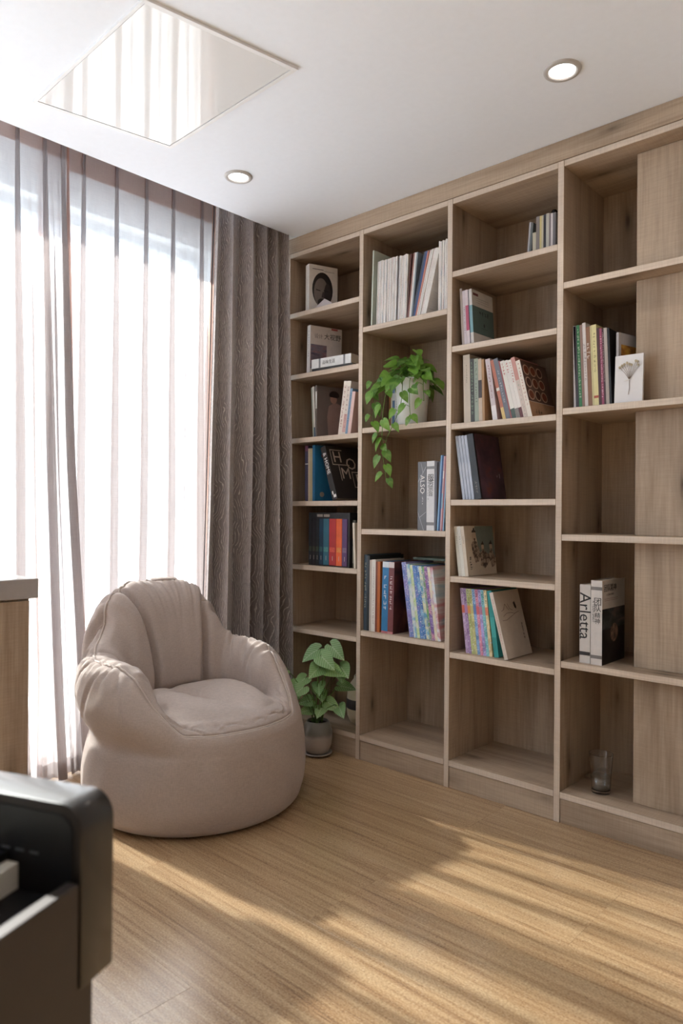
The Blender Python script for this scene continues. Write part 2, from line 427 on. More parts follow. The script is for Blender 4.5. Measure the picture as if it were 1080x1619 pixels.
# ------------------------------------------------------------------ curtains
def cloth(name, f, nu, nv, mat, parent, uw, vh, thick=0):
    """sheet from f(u,v) -> (x,y,z), u across 0..1, v up 0..1"""
    vs = [f(i/nu, j/nv) for j in range(nv+1) for i in range(nu+1)]
    fs = [(j*(nu+1)+i, j*(nu+1)+i+1, (j+1)*(nu+1)+i+1, (j+1)*(nu+1)+i) for j in range(nv) for i in range(nu)]
    me = bpy.data.meshes.new(name); me.from_pydata(vs, [], fs)
    uvl = me.uv_layers.new(name='UVMap')
    n1 = nu+1
    for l in me.loops:
        q = l.vertex_index; uvl.data[l.index].uv = ((q % n1)/nu*uw, (q//n1)/nv*vh)
    me.update()
    o = link(name, me, mat, parent, True)
    return o
def sheer_panel(label, pleats, X0, ztop, zbot, seed, drift, left_edge, right_edge):
    """pinch-pleated voile; pleats = y of every pleat; drift(y-rank, v) moves the cloth sideways low down"""
    root = thing('sheer_curtain', label, 'curtain', (X0, (pleats[0]+pleats[-1])/2, 0))
    oy = root.location.y
    ys = [left_edge]+list(pleats)+[right_edge]
    # build a path in u: flat-pinch-flat...
    segs = []
    for a in range(len(ys)-1):
        segs.append(('flat', ys[a], ys[a+1]))
        if a < len(ys)-2: segs.append(('pinch', ys[a+1], ys[a+1]))
    nf, npn = 22, 18
    path = []
    for s in segs:
        if s[0] == 'flat':
            for q in range(nf): path.append(('f', s[1]+(s[2]-s[1])*(q+.5)/nf, (q+.5)/nf, 0))
        else:
            for q in range(npn): path.append(('p', s[1], 0, -1+2*(q+.5)/npn))
    path.append(('f', right_edge, 1, 0)); path.insert(0, ('f', left_edge, 0, 0))
    nu = len(path)-1
    def f(u, v):
        kind, y, fr, s = path[int(round(u*nu))]
        low = 1-v
        wdt = .0055+.0085*min(1, low*2.2); amp = .020+.026*min(1, low*1.6)
        if kind == 'p':
            x = amp*(.5+.5*math.cos(math.pi*s)); dy = wdt*s+1.2*wdt*math.sin(2*math.pi*s)
            yy = y+dy
        else:
            sg = .012*min(1, low*3)
            k2 = min(1, max(0, (low-.06)*4))
            x = -sg*math.sin(math.pi*fr)+k2*.016*math.sin(2*math.pi*(2.0*fr+.35*mnoise.noise(Vector((y*2+seed, v*1.5, 8)))))
            yy = y
            # keep clear of the pinch feet
            yy += (wdt*(1-2*fr))*(1 if 0 < fr < 1 else 0)*.9+k2*.017*math.cos(2*math.pi*(2.0*fr+.1))*math.sin(math.pi*fr)
        nz = mnoise.noise(Vector((y*3.1+seed, v*2.2, seed)))
        nz2 = mnoise.noise(Vector((y*9+seed, v*3.0, seed+5)))
        x += .010*nz2*low
        yy += (.022*nz)*low + drift(y, v)
        z = zbot+(ztop-zbot)*v
        return (x, yy-oy, z)
    sh = cloth('voile', f, nu, 46, SHEER, root, abs(right_edge-left_edge)*2.2, ztop-zbot)
    def band(name, v0, v1, du, mat, nv=3):
        def g(u, v):
            p = Vector(f(u, v0+(v1-v0)*v)); return (p.x+du, p.y, p.z)
        return cloth(name, g, nu, nv, mat, root, abs(right_edge-left_edge)*2.2, (v1-v0)*(ztop-zbot))
    vh = .105/(ztop-zbot)
    band('heading_tape', 1-vh, 1, -.0015, SHEER_TAPE)
    band('bottom_hem', 0, .07/(ztop-zbot), -.0015, SHEER)
    # side hem: the last centimetres are doubled
    def hem(name, i0, i1):
        def g(u, v):
            p = Vector(f((i0+(i1-i0)*u)/nu, v)); return (p.x+.002, p.y, p.z)
        return cloth(name, g, abs(i1-i0), 46, SHEER_HEM, root, .05, ztop-zbot)
    hem('side_hem', 0, 5); hem('side_hem', nu-5, nu)
    return root
def drift_b(y, v): return -.10*(1-v)**2*max(0, (-.9-y))*0
sheer_panel('long blush sheer curtain between the chair back and the dark drape', [-.98, -.815, -.655, -.50, -.325], -.375, 2.80, .012, 3.0, lambda y, v: -.02*(1-v), -1.18, -.225)
def drift_a(y, v):
    wgt = max(0, min(1, (y+1.45)/.40))
    return wgt*(.16*(1-v)**1.6)
sheer_panel('blush sheer curtain whose flared edge hangs behind the low cabinet', [-2.05, -1.90, -1.75, -1.60, -1.46, -1.315, -1.20, -1.12], -.295, 2.80, .012, 11.0, drift_a, -2.15, -1.085)

# dark drape
dr = thing('dark_drape', 'dark taupe drape with silvery fur-like lines beside the bookcase', 'curtain', (-.1, -.22, 0))
def drape_f(u, v):
    low = 1-v
    # centre line from the window side to the bookcase corner
    ax, ay = -.185, -.378-.085*low
    bx, by = -.030+.050*low, -.040
    cx = ax+(bx-ax)*u; cy = ay+(by-ay)*u
    nx, ny = (by-ay), -(bx-ax); L = math.hypot(nx, ny); nx /= L; ny /= L
    nf = 5.2
    wob = .18*mnoise.noise(Vector((u*2.2, v*1.3, 4.0)))+.10*mnoise.noise(Vector((u*5, v*2.4, 9.0)))
    ph = 2*math.pi*(nf*(u+.035*math.sin(6*u+1.3))+wob)+.5
    a = (.030+.040*min(1, low*1.8))*(1+.35*mnoise.noise(Vector((u*4, v*.8, 2.0))))
    s = 2*abs(math.sin(ph/2))-1; d = a*s*1.05+.004*math.sin(2*ph+1)
    side = .007*math.sin(ph)*(1+low)
    tx, ty = (bx-ax)/L, (by-ay)/L
    wr = .004*mnoise.noise(Vector((u*30, v*9, 1.0)))
    return (cx+nx*(d+wr)+tx*side+.1, cy+ny*(d+wr)+ty*side+.22, .012+2.80*v-.005)
o = cloth('drape_cloth', drape_f, 320, 60, DRAPE, dr, 1.5, 2.8)
def drape_edge(u, v):
    p = Vector(drape_f(0, v)); q = Vector(drape_f(.03, v)); return (p.x-.012-.03*u*1.0, p.y-.006+.03*u, p.z)
cloth('shaded_edge', drape_edge, 6, 40, DRAPE_SHADE, dr, .1, 2.8)  # plain strip whose dark grey paints the shaded side of the first fold
# curtain tracks in the pocket
for nm, xx, a, b, lab in (('curtain_track', -.34, -4.2, -.02, 'white curtain track holding the sheer curtains'), ('curtain_track', -.12, -.70, .36, 'short white curtain track above the dark drape')):
    t = thing(nm, lab, 'curtain track', (xx, 0, 2.805)); box('rail', ALU, (-.014, .014, a, b, 0, .035), t)
    box('track_slot', plain((90, 90, 90), .6), (-.003, .003, a+.01, b-.01, -.0004, .002), t)

# ------------------------------------------------------------------ bean bag chair
def beanbag():
    root = thing('beanbag_chair', 'taupe linen bean bag armchair with puffy back beside the sheer curtain', 'chair', (.272, -.796, 0), (0, 0, R(-6)))
    F = [(0, 0), (.30, 0), (.405, .010), (.442, .07), (.449, .17), (.444, .27), (.440, .300), (.436, .322), (.431, .342), (.425, .358), (.417, .371), (.402, .386), (.390, .394), (.375, .402), (.352, .409), (.29, .424), (.16, .424), (0, .410)]
    S = [(0, 0), (.30, 0), (.405, .010), (.442, .07), (.449, .16), (.434, .26), (.420, .312), (.446, .375), (.460, .455), (.436, .548), (.378, .592), (.318, .575), (.283, .515), (.270, .45), (.264, .405), (.20, .432), (.11, .428), (0, .410)]
    B = [(0, 0), (.30, 0), (.405, .010), (.440, .07), (.444, .16), (.425, .27), (.408, .33), (.450, .42), (.468, .57), (.425, .765), (.325, .862), (.242, .805), (.192, .66), (.168, .52), (.165, .412), (.13, .432), (.07, .428), (0, .410)]
    S2 = [(0, 0), (.30, 0), (.405, .010), (.442, .07), (.449, .17), (.440, .27), (.430, .315), (.424, .375), (.418, .455), (.398, .548), (.352, .598), (.300, .582), (.268, .520), (.258, .45), (.256, .405), (.20, .432), (.11, .428), (0, .410)]
    F, S, S2, B = (np.array(q) for q in (F, S, S2, B))
    keys = [(0, 0., 0.), (36, 0., 0.), (48, .38, 0.), (60, .88, 0.), (72, 1., 0.), (112, 1., 0.), (122, 1., .10), (132, 1., .62), (142, 1., .86), (160, 1., .97), (180, 1., 1.)]
    def prof(th):
        a = abs(th)
        ws = np.interp(a, [q[0] for q in keys], [q[1] for q in keys]); wb = np.interp(a, [q[0] for q in keys], [q[2] for q in keys])
        q = min(1, max(0, (th+20)/60)); q = q*q*(3-2*q); arm = S2*q+S*(1-q)       # the arm on the bookcase side is slimmer
        return (F*(1-ws)+arm*ws)*(1-wb)+B*wb
    NT, SUB = 240, 8
    ths = [-180+360*q/NT for q in range(NT)]
    raw = np.array([prof(t) for t in ths])
    for _ in range(2): raw = raw*.5+.25*np.roll(raw, 1, 0)+.25*np.roll(raw, -1, 0)
    K = raw.shape[1]
    # Catmull-Rom along the profile
    prm = []; grid = []
    for s in range(K-1):
        for q in range(SUB): prm.append(s+q/SUB)
    prm.append(K-1.0)
    P = np.zeros((NT, len(prm), 3))
    for i, t in enumerate(ths):
        pr = raw[i]; ext = np.vstack([2*pr[0]-pr[1], pr, 2*pr[-1]-pr[-2]])
        for j, s in enumerate(prm):
            b0 = min(int(s), K-2); f = s-b0; p0, p1, p2, p3 = ext[b0:b0+4]
            v = .5*((2*p1)+(-p0+p2)*f+(2*p0-5*p1+4*p2-p3)*f*f+(-p0+3*p1-3*p2+p3)*f**3)
            r_, z_ = max(v[0], 0), max(v[1], 0); a = R(t)
            sd_ = min(1, max(0, (r_*(math.cos(a)*.74+math.sin(a)*.68)+.05)/.30)); sl = max(0, z_-.34)*(.10+.10*sd_*sd_*(3-2*sd_))*max(0, min(1, (r_-.15)/.2))      # the slack upper half sags away from the bookcase
            P[i, j] = (r_*math.cos(a)-.74*sl, r_*math.sin(a)-.68*sl, z_)
    # normals
    du = np.roll(P, -1, 0)-np.roll(P, 1, 0); dv = np.zeros_like(P); dv[:, 1:-1] = P[:, 2:]-P[:, :-2]; dv[:, 0] = P[:, 1]-P[:, 0]; dv[:, -1] = P[:, -1]-P[:, -2]
    nrm = np.cross(du, dv); ln = np.linalg.norm(nrm, axis=2, keepdims=True); nrm = nrm/np.maximum(ln, 1e-9)
    nrm[:, -1] = (0, 0, 1); nrm[:, 0] = (0, 0, -1)
    prmA = np.array(prm)
    inseams = [-147, 137]; outseams = [-128, 126]
    def angd(a, b): return (a-b+180) % 360-180
    # pinched wrinkles running away from the seams: (theta, s, slope of theta per s, half length in s, width m, depth m)
    wrk = [(-176, 9.3, 3, .9, .010, .006), (-163, 10.6, -2, .7, .011, .005), (-154, 9.2, -4, 1.0, .010, .008), (-139, 9.4, 3, .9, .009, .010), (-133, 10.7, 2, .9, .010, .012), (-121, 9.2, -4, 1.1, .011, .014), (-113, 10.6, 3, .8, .009, .010),
           (-106, 9.0, 5, 1.2, .012, .013), (-96, 9.4, -2, .8, .009, .010), (-87, 8.8, 5, 1.3, .013, .012), (-78, 9.4, 2, .7, .008, .009), (-68, 9.1, -3, 1.0, .010, .010), (-60, 10.7, 2, .8, .009, .008), (-118, 7.2, 12, 1.0, .016, .014), (-104, 6.9, 14, .9, .014, .010),
           (172, 9.2, 2, 1.0, .010, .006), (160, 10.6, 2, .7, .011, .005), (150, 9.4, -3, .9, .009, .007), (132, 10.8, 2, .9, .010, .013), (124, 9.2, 3, 1.0, .010, .012), (114, 10.7, -3, 1.0, .011, .013), (104, 9.3, 3, .9, .010, .011), (95, 10.9, -3, 1.1, .012, .013), (84, 9.4, 2, .8, .009, .010), (78, 11.2, 6, 1.2, .012, .010), (66, 10.5, 2, .9, .010, .011),
           (-38, 11.6, 4, 1.6, .010, .010), (-30, 11.2, -4, 1.3, .009, .008), (-14, 11.4, 3, 1.2, .008, .005), (12, 11.0, 3, 1.2, .008, .005), (26, 11.4, -5, 1.6, .010, .008), (34, 11.8, 5, 1.9, .011, .010), (41, 11.2, 2, 1.4, .009, .009), (-45, 12.2, 2, 1.4, .012, .012)]
    for i, t in enumerate(ths):
        for j, s in enumerate(prm):
            x, y, z = P[i, j]; d = 0.0
            rr = math.hypot(x, y)
            wfront = min(1, max(0, (abs(t)-50)/20))
            if 9.4 < s < 14.2:
                fade = min(1, (14.2-s)/.6)*min(1, (s-9.4)/.8)*wfront
                for q in inseams:
                    e = angd(t, q)*math.pi/180*max(rr, .12); d -= (.046*math.exp(-(e/.013)**2)+.012*math.exp(-(e/.05)**2))*fade
                d += .016*wfront*fade
            if 5.6 < s <= 10.6:
                fade = min(1, (s-5.6)/1.0)*min(1, (10.9-s)/.8)
                for q in outseams:
                    e = angd(t, q)*math.pi/180*rr; d -= .034*math.exp(-(e/.022)**2)*fade
            # gathered wrinkles along the crest
            if 8.3 < s < 12.2:
                g = math.exp(-((s-10)/1.1)**2)
                ct, stt = math.cos(R(t)), math.sin(R(t))
                w1_ = mnoise.noise(Vector((ct*5.5, stt*5.5, s*.22))); w2_ = mnoise.noise(Vector((ct*12, stt*12, s*.3+4)))
                d -= (.022*max(0, .42-abs(w1_)*2.6)+.014*max(0, .4-abs(w2_)*3))*g*wfront
                pass
                d -= .010*math.exp(-((s-10)/.20)**2)
            if s > 5.5:
                for t0, s0, sl, hl, wd, dp in wrk:
                    ds = (s-s0)/hl
                    if abs(ds) < 1.6:
                        e = angd(t, t0+sl*(s-s0))*math.pi/180*max(rr, .08)
                        if abs(e) < .05: d += (-dp*math.exp(-(e/wd)**2)+dp*.35*math.exp(-((abs(e)-wd*1.7)/wd)**2))*math.exp(-ds*ds*1.6)
            if 13.6 < s < 14.6: d -= .022*math.exp(-((s-14.05)/.22)**2)*wfront
            if s > 14:
                # two soft lobes with a valley running to the front
                fade = min(1, (s-14)/1.2)
                d += fade*(.026*math.exp(-((y+.13)/.10)**2-((x-.12)/.2)**2)+.030*math.exp(-((y-.13)/.10)**2-((x-.10)/.2)**2)-.022*math.exp(-((y-.01-.25*(x-.1))/.035)**2)*min(1, max(0, (x+.2)/.15)))
            if s > 9.8 and abs(t) < 55: d -= .012*max(0, .4-2.4*abs(mnoise.noise(Vector((t*.11, s*.25, 2)))))*math.exp(-((s-11.6)/1.6)**2)
            n3 = mnoise.noise(Vector((x*5, y*5, z*5+3)))*.006+mnoise.noise(Vector((x*13, y*13, z*9+7)))*0.0036
            d += n3*(1 if s > 2.5 else 0)
            P[i, j] += nrm[i, j]*d
    P[:, :, 2] = np.maximum(P[:, :, 2], 0)
    P[:, -1] = P[:, -1].mean(0); P[:, 0] = P[:, 0].mean(0)
    def part(name, inside):
        idx = {}; vs = []; fs = []
        def vi(i, j):
            if j == 0: k = ('b',)
            elif j == len(prm)-1: k = ('t',)
            else: k = (i % NT, j)
            if k not in idx: idx[k] = len(vs); vs.append(tuple(P[i % NT, j]))
            return idx[k]
        for i in range(NT):
            tm = ths[i]+180/NT
            for j in range(len(prm)-1):
                if inside(tm, (prm[j]+prm[j+1])/2):
                    f = [vi(i, j), vi(i+1, j), vi(i+1, j+1), vi(i, j+1)]
                    g = []
                    for q in f:
                        if q not in g: g.append(q)
                    if len(g) > 2: fs.append(tuple(g))
        me = bpy.data.meshes.new(name); me.from_pydata(vs, [], fs); me.update()
        return link(name, me, LINEN, root, True)
    front = 46
    part('base_cover', lambda t, s: s < 6.0 or (s < 10 and abs(t) < 112))
    part('back_cover', lambda t, s: 6.0 <= s < 10 and abs(t) >= 112)
    part('seat_cushion', lambda t, s: s >= 14 or (s >= 10 and abs(t) < front))
    inn = lambda s: 10 <= s < 14
    part('arm_panel', lambda t, s: inn(s) and -100 < t <= -front); part('arm_panel', lambda t, s: inn(s) and front <= t < 137)
    part('back_panel', lambda t, s: inn(s) and (t >= 137 or t < -147)); part('back_panel', lambda t, s: inn(s) and -147 <= t <= -100)
    jc = prm.index(10.0)
    pts = [P[i, jc]+nrm[i, jc]*.003 for i in range(NT)]; pts.append(pts[0])
    MB().tube(pts, .0048, 8).build('piping', linen_pipe_lit, root, True)
    for q in (-128, 126):
        i = int((q+180)/360*NT)
        pts = [P[i, j]+nrm[i, j]*.0005 for j in range(prm.index(3.0), prm.index(10.0)+1)]
        MB().tube(pts, .0022, 6).build('side_seam', linen_pipe_lit, root, True)
    # handle loop at the top of the back
    i = int((168+180)/360*NT); c0 = Vector(P[i, jc]); 
    mb = MB(); vs = []; fs = []
    tdir = Vector((-math.sin(R(168)), math.cos(R(168)), 0))
    nb = 14
    for q in range(nb+1):
        a = math.pi*q/nb
        p = c0+tdir*(.060*math.cos(a))+Vector((.045*math.sin(a)-.008, -.010*math.sin(a), .012*math.sin(a)**.7+.001))
        for sgn in (-1, 1): vs.append(p+Vector((.012*sgn, 0, -.006*sgn)))
    for q in range(nb): fs.append((2*q, 2*q+1, 2*q+3, 2*q+2))
    mb.add(vs, fs); h = mb.build('handle_loop', LINEN, root, True)
    md = h.modifiers.new('thickness', 'SOLIDIFY'); md.thickness = .003
    return root
linen_pipe_lit = linen_mat('taupe_piping_lit', (196, 183, 175))  # same taupe linen, lightened to put the cord's highlight into its colour
beanbag()

# ------------------------------------------------------------------ low cabinet at left
lc = thing('low_cabinet', 'low oak cabinet with thick grey top in front of the window', 'cabinet', (-.10, -1.36, 0))
CABT = plain((172, 166, 164), .30, .03)
box('body', WZ, (-.120, .135, -1.30, -.028, .0, .842), lc, .002)
o = box('top_slab', CABT, (-.128, .153, -1.32, 0, .842, .916), lc, .003)
for q in range(2):
    d = box('door', WZ, (.1355, .152-.001, -1.295+.635*q, -1.295+.635*q+.630-.004, .07, .835), lc, .001)

# ------------------------------------------------------------------ piano
BLK = plain((13, 13, 16), .45, .04, .3); BLKM = plain((25, 22, 21), .38, .05, .5, 0, 40, .3); BRN = plain((48, 40, 37), .5, .06)
pn = thing('digital_piano', 'black slim digital piano with white keys in the near left corner', 'piano', (1.915, -2.162, 0), (0, 0, R(22.4)))
PW = 1.38
def rounded(x0, x1, y0, y1, z0, z1, rad, n=8):
    pts = [(x0, z0), (x1, z0)]
    for q in range(n+1): a = R(90)*q/n; pts.append((x1-rad+rad*math.cos(a), z1-rad+rad*math.sin(a)))
    for q in range(n+1): a = R(90)+R(90)*q/n; pts.append((x0+rad+rad*math.cos(a), z1-rad+rad*math.sin(a)))
    k = len(pts); vs = [(p[0], y0, p[1]) for p in pts]+[(p[0], y1, p[1]) for p in pts]
    fs = [tuple(range(k)), tuple(range(2*k-1, k-1, -1))]+[(q, q+k, (q+1) % k+k, (q+1) % k) for q in range(k)]
    return MB().add(vs, fs)
o = rounded(-PW, 0, 0, .060, .60, .817, .032).build('housing', BLKM, pn); recalc(o.data); bevelize(o, .003, 2); autosmooth(o, 35)
o = rounded(-PW+.012, -.012, -.0022, -.0002, .612, .805, .024).build('front_fascia', BLK, pn); recalc(o.data)
box('keybed', BLKM, (-PW+.018, -.018, -.27, -.003, .60, .700), pn)
for a, b in ((-.018, 0), (-PW, -PW+.018)): box('cheek_board', BRN, (a, b, -.285, -.004, .60, .729), pn, .0015, 1)
IV = plain((226, 222, 212), .35, .02); KB = plain((14, 14, 14), .35, .03)
wk = MB().box(-.0112, .0112, -.15, -.004, .702, .738).me('white_key')
bkm = MB().box(-.0055, .0055, -.10, -.004, .738, .749).me('black_key')
nk = 52
for q in range(nk):
    x = -.0916-.0112-q*.0229
    o = link('white_key', wk, IV if q == 0 else None, pn); o.location.x = x
    if q % 7 in (1, 2, 4, 5, 6) and q < nk-1:
        o = link('black_key', bkm, KB if not bkm.materials else None, pn); o.location.x = x+.01145
box('key_block', BLK, (-.0895, -.0185, -.15, -.004, .7005, .708), pn)
for q in range(4): box('button', plain((74, 76, 82), .4), (-.075-.022*q, -.062-.022*q, -.0034, -.0022, .752, .7545), pn)
for x in (-.045, -PW+.02):
    box('leg_panel', BRN, (x, x+.025, -.16, .045, .02, .60), pn); box('foot', BRN, (x-.006, x+.031, -.24, .07, 0, .02), pn, .003)
box('modesty_panel', BRN, (-PW+.045, -.045, .02, .038, .22, .50), pn)

# ------------------------------------------------------------------ ceiling fixtures
GLOSS = plain((232, 233, 235), .06, .005, coat=.6)
hatch = thing('ceiling_hatch', 'large glossy white hatch panel set flush in the ceiling', 'ceiling panel', (.219, -1.474, H))
HF = plain((234, 235, 238), .4, .01)
HX, HY = Vector((.733, -.018, 0)), Vector((.090, .507, 0))      # its two sides, slightly out of square
def hq(name, mat, u0, u1, v0, v1, z0, z1):
    vs = [HX*u+HY*v+Vector((0, 0, z)) for z in (z0, z1) for u, v in ((u0, v0), (u1, v0), (u1, v1), (u0, v1))]
    return MB().add(vs, [(0, 3, 2, 1), (4, 5, 6, 7), (0, 1, 5, 4), (1, 2, 6, 5), (2, 3, 7, 6), (3, 0, 4, 7)]).build(name, mat, hatch)
for u0, u1, v0, v1 in ((0, 1, 0, .018), (0, 1, .970, 1), (0, .022, .018, .970), (.978, 1, .018, .970)): hq('frame_strip', HF, u0, u1, v0, v1, -.009, 0)
hq('shadow_gap', plain((70, 68, 68), .8), .010, .990, .010, .985, -.003, -.0005)
hq('glossy_panel', GLOSS, .0265, .9755, .022, .963, -.008, -.0032)
LED = emis('led_disc', (1, .97, .93), 14)
def downlight(x, y, label, lit=True):
    t = thing('downlight', label, 'ceiling light', (x, y, H), group='recessed ceiling downlights')
    MB().lathe([(.041, -.001), (.044, -.007), (.057, -.006), (.060, -.0005), (.060, .002)], 40).build('trim_ring', plain((186, 182, 180), .4, .01), t, True)
    MB().lathe([(.0405, -.0015), (.039, -.0005), (.0001, -.0003)], 40).build('diffuser', LED, t, True)
    l = bpy.data.lights.new('downlight_beam', 'SPOT'); l.energy = 9; l.spot_size = R(120); l.spot_blend = .8; l.shadow_soft_size = .045; l.color = (1, .93, .84)
    lo = bpy.data.objects.new('downlight_beam', l); COL.objects.link(lo); lo.parent = t; lo.location = (0, 0, -.02)
downlight(.311, -.6325, 'round lit downlight near the curtain end of the ceiling')
downlight(1.665, -.4075, 'round lit downlight above the right part of the bookcase')

# ------------------------------------------------------------------ books
def text(parent, s, size, mat, pos, face='spine', rot=0, name='title', sx=1.0, shear=0):
    me = text_me(s, size, .0002, 'CENTER', sx, shear)
    o = link(name, me, mat, parent)
    o.location = pos
    if face == 'spine': o.rotation_euler = Matrix.Rotation(rot, 4, 'Y').to_euler() if False else (R(90), rot, 0)
    else: o.rotation_euler = (Matrix.Rotation(R(90), 3, 'Z') @ Matrix.Rotation(R(90), 3, 'X') @ Matrix.Rotation(rot, 3, 'Z')).to_euler()
    if face == 'spine': o.rotation_euler = (Matrix.Rotation(R(90), 3, 'X') @ Matrix.Rotation(rot, 3, 'Z')).to_euler()
    return o
def glyphs(parent, mat, x, z0, z1, size, seed, y=-.0003, name='title', sub=False):
    """a column of small illegible printed strokes on a spine"""
    g = random.Random(seed); mb = MB(); z = z1
    while z-size > z0:
        for q in range(g.randint(3, 5)):
            if g.random() < .55:
                zz = z-g.random()*size; a = x-size*.45+g.random()*size*.2; b = a+size*(.4+.4*g.random())
                mb.box(a, min(b, x+size*.45), y, y+.0002, zz-size*.07, zz+size*.03)
            else:
                xx = x+(g.random()-.5)*size*.8; mb.box(xx-size*.05, xx+size*.05, y, y+.0002, z-size*(.5+.4*g.random()), z-size*.1*g.random())
        z -= size*(1.25 if g.random() < .85 else 2)
    if mb.f: mb.build(name, mat, parent)
PAGE = plain((226, 218, 204), .8, .04); INK = plain((34, 32, 34), .6); WHT = plain((232, 230, 228), .5, .02)
def book(x, z, t, h, d, lean, col, label, y=.03, rz=0, group=None, soft=False, bands=(), glyph=None, cover=None, rough=.42, mat=None, name='book', cat='book'):
    """x = left foot of the spine on the shelf; lean in degrees (+ = top to the right)"""
    ca = math.cos(R(lean))
    if lean > 0: root = thing(name, label, cat, (x+t/ca, y, z), (0, R(lean), R(rz)), group); o0 = -t
    else: root = thing(name, label, cat, (x, y, z), (0, R(lean), R(rz)), group); o0 = 0
    mt = mat or plain(col, rough, .05)
    bd = .0006 if (soft or t < .012) else .0022
    ov = 0 if (soft or t < .012) else .003
    cv = MB(); cv.box(o0, o0+bd, bd, d, 0, h); cv.box(o0+t-bd, o0+t, bd, d, 0, h); cv.box(o0, o0+t, 0, bd, 0, h)
    cv.build('cover', mt, root)
    box('pages', PAGE, (o0+bd, o0+t-bd, bd, d-.001-ov, ov+.0004, h-ov-.0006), root)
    for z0, z1, c, *rest in bands:
        b = MB().box(o0-.0001 if False else o0+.0001, o0+t-.0001, -.0003, 0, z0*h, z1*h)
        if rest and rest[0]: b.box(o0+t, o0+t+.0003, 0, d, z0*h, z1*h)
        b.build('printed_band', plain(c, .45), root)
    if glyph: glyphs(root, plain(glyph[0], .5), o0+t/2, glyph[1]*h, glyph[2]*h, glyph[3] if len(glyph) > 3 else min(.012, t*.6), sum(ord(ch)*(i+1) for i, ch in enumerate(label)) % 999)
    if cover: cover(root, o0+t, d, h, o0, t)
    return root
def row(x, z, lean, items, y=.03, gap=.0006, **kw):
    for it in items:
        t, h, d, col, label = it[:5]; ex = dict(kw); ex.update(it[5] if len(it) > 5 else {})
        book(x, z, t, h, d, ex.pop('lean', lean), col, label, y=ex.pop('y', y), **ex)
        x += t/math.cos(R(lean))+gap
    return x
def rect(parent, name, mat, x, y0, y1, z0, z1): return box(name, mat, (x, x+.0004, y0, y1, z0, z1), parent)
def poly(parent, name, mat, x, pts, n=.0005):
    k = len(pts); vs = [(x, a, b) for a, b in pts]+[(x+n, a, b) for a, b in pts]
    o = MB().add(vs, [tuple(range(k))[::-1], tuple(range(k, 2*k))]+[(q, (q+1) % k, (q+1) % k+k, q+k) for q in range(k)]).build(name, mat, parent)
    recalc(o.data); return o
def ell(cy, cz, ry, rz, n=28, a0=0, a1=360): return [(cy+ry*math.cos(R(a0+(a1-a0)*q/n)), cz+rz*math.sin(R(a0+(a1-a0)*q/n))) for q in range(n if a1-a0 == 360 else n+1)]
def cover_glyphs(parent, mat, x, yc, zc, n, size, seed, vertical=False, name='title_strokes'):
    """small illegible printed characters on a cover face"""
    g = random.Random(seed); mb = MB()
    for k in range(n):
        oy, oz = (0, -(k-(n-1)/2)*size*1.2) if vertical else ((k-(n-1)/2)*size*1.08, 0)
        for q in range(5):
            a, b = yc+oy+(g.random()-.5)*size*.5, zc+oz+(g.random()-.5)*size*.75
            if g.random() < .55: mb.box(x, x+.0003, a-size*.35, a+size*.35, b-size*.05, b+size*.05)
            else: mb.box(x, x+.0003, a-size*.05, a+size*.05, b-size*.35, b+size*.35)
    return mb.build(name, mat, parent)
def art(name, stops, scale, stretch=(1, 1, 1), detail=3):
    m, nt, b = newmat(name); co = nt.nodes.new('ShaderNodeTexCoord').outputs['Object']
    f = noise(nt, mapping(nt, co, stretch), scale, detail, .55, .4)
    nt.links.new(ramp(nt, f, [(p, s2l(c)) for p, c in stops]), b.inputs['Base Color']); b.inputs['Roughness'].default_value = .4
    return m
z1, z2, z3, z4, z5, z6, zb = 2.208, 1.887, 1.556, 1.231, .904, .580, .117
q1, q2, q3, q4 = 2.055, 1.575, 1.096, .614
GREY = lambda v: plain((v, v-2, v-2), .5)

# --- column 1
def cov_portrait(r, x, d, h, o0, t):
    rect(r, 'headline', GREY(90), x, .02*d/.17, .085*d/.17, h*.905, h*.918); rect(r, 'subline', GREY(140), x, .09*d/.17, .15*d/.17, h*.885, h*.893)
    c = d*.47
    poly(r, 'portrait_hair', plain((40, 36, 38), .5), x, ell(c, h*.50, d*.36, h*.36))
    poly(r, 'portrait_face', plain((128, 118, 114), .5), x+.0005, ell(c-d*.05, h*.44, d*.25, h*.30))
    poly(r, 'portrait_shade', plain((62, 55, 56), .5), x+.001, ell(c+d*.17, h*.40, d*.12, h*.25))
    for e in (-.15, .12): poly(r, 'portrait_brow', plain((44, 38, 38), .5), x+.0015, [(c+d*(e-.08), h*.50), (c+d*(e+.07), h*.485), (c+d*(e+.07), h*.465), (c+d*(e-.08), h*.478)])
    poly(r, 'portrait_nose', plain((78, 70, 70), .5), x+.0015, [(c-d*.0, h*.46), (c+d*.05, h*.46), (c+d*.07, h*.34), (c-d*.04, h*.34)])
    poly(r, 'portrait_beard', plain((58, 52, 52), .5), x+.0015, ell(c-d*.02, h*.24, d*.15, h*.08))
book(.030, z1, .042, .252, .165, 0, (226, 220, 214), 'white biography with a dark portrait on its cover on the top left shelf', y=.05, rz=-20, cover=cov_portrait, glyph=((110, 104, 102), .45, .75, .006))
pf = MB()
pf.add([(-.06, -.01, 0), (.05, -.015, 0), (.06, .03, 0), (-.05, .035, 0), (-.03, 0, .022), (.0, -.002, .034), (.03, .004, .018), (.0, .02, .026)],
       [(0, 1, 6, 5), (0, 5, 4), (4, 5, 7), (5, 6, 7), (1, 2, 6), (2, 7, 6), (2, 3, 7), (3, 4, 7), (3, 0, 4), (0, 3, 2, 1)])
o = pf.build('folded_paper', plain((206, 198, 200), .7), None); o.location = (.175, .045, z1); o.scale = (1.35, 1.2, 1.5); tag(o, 'small folded white paper in front of the portrait book', 'paper')
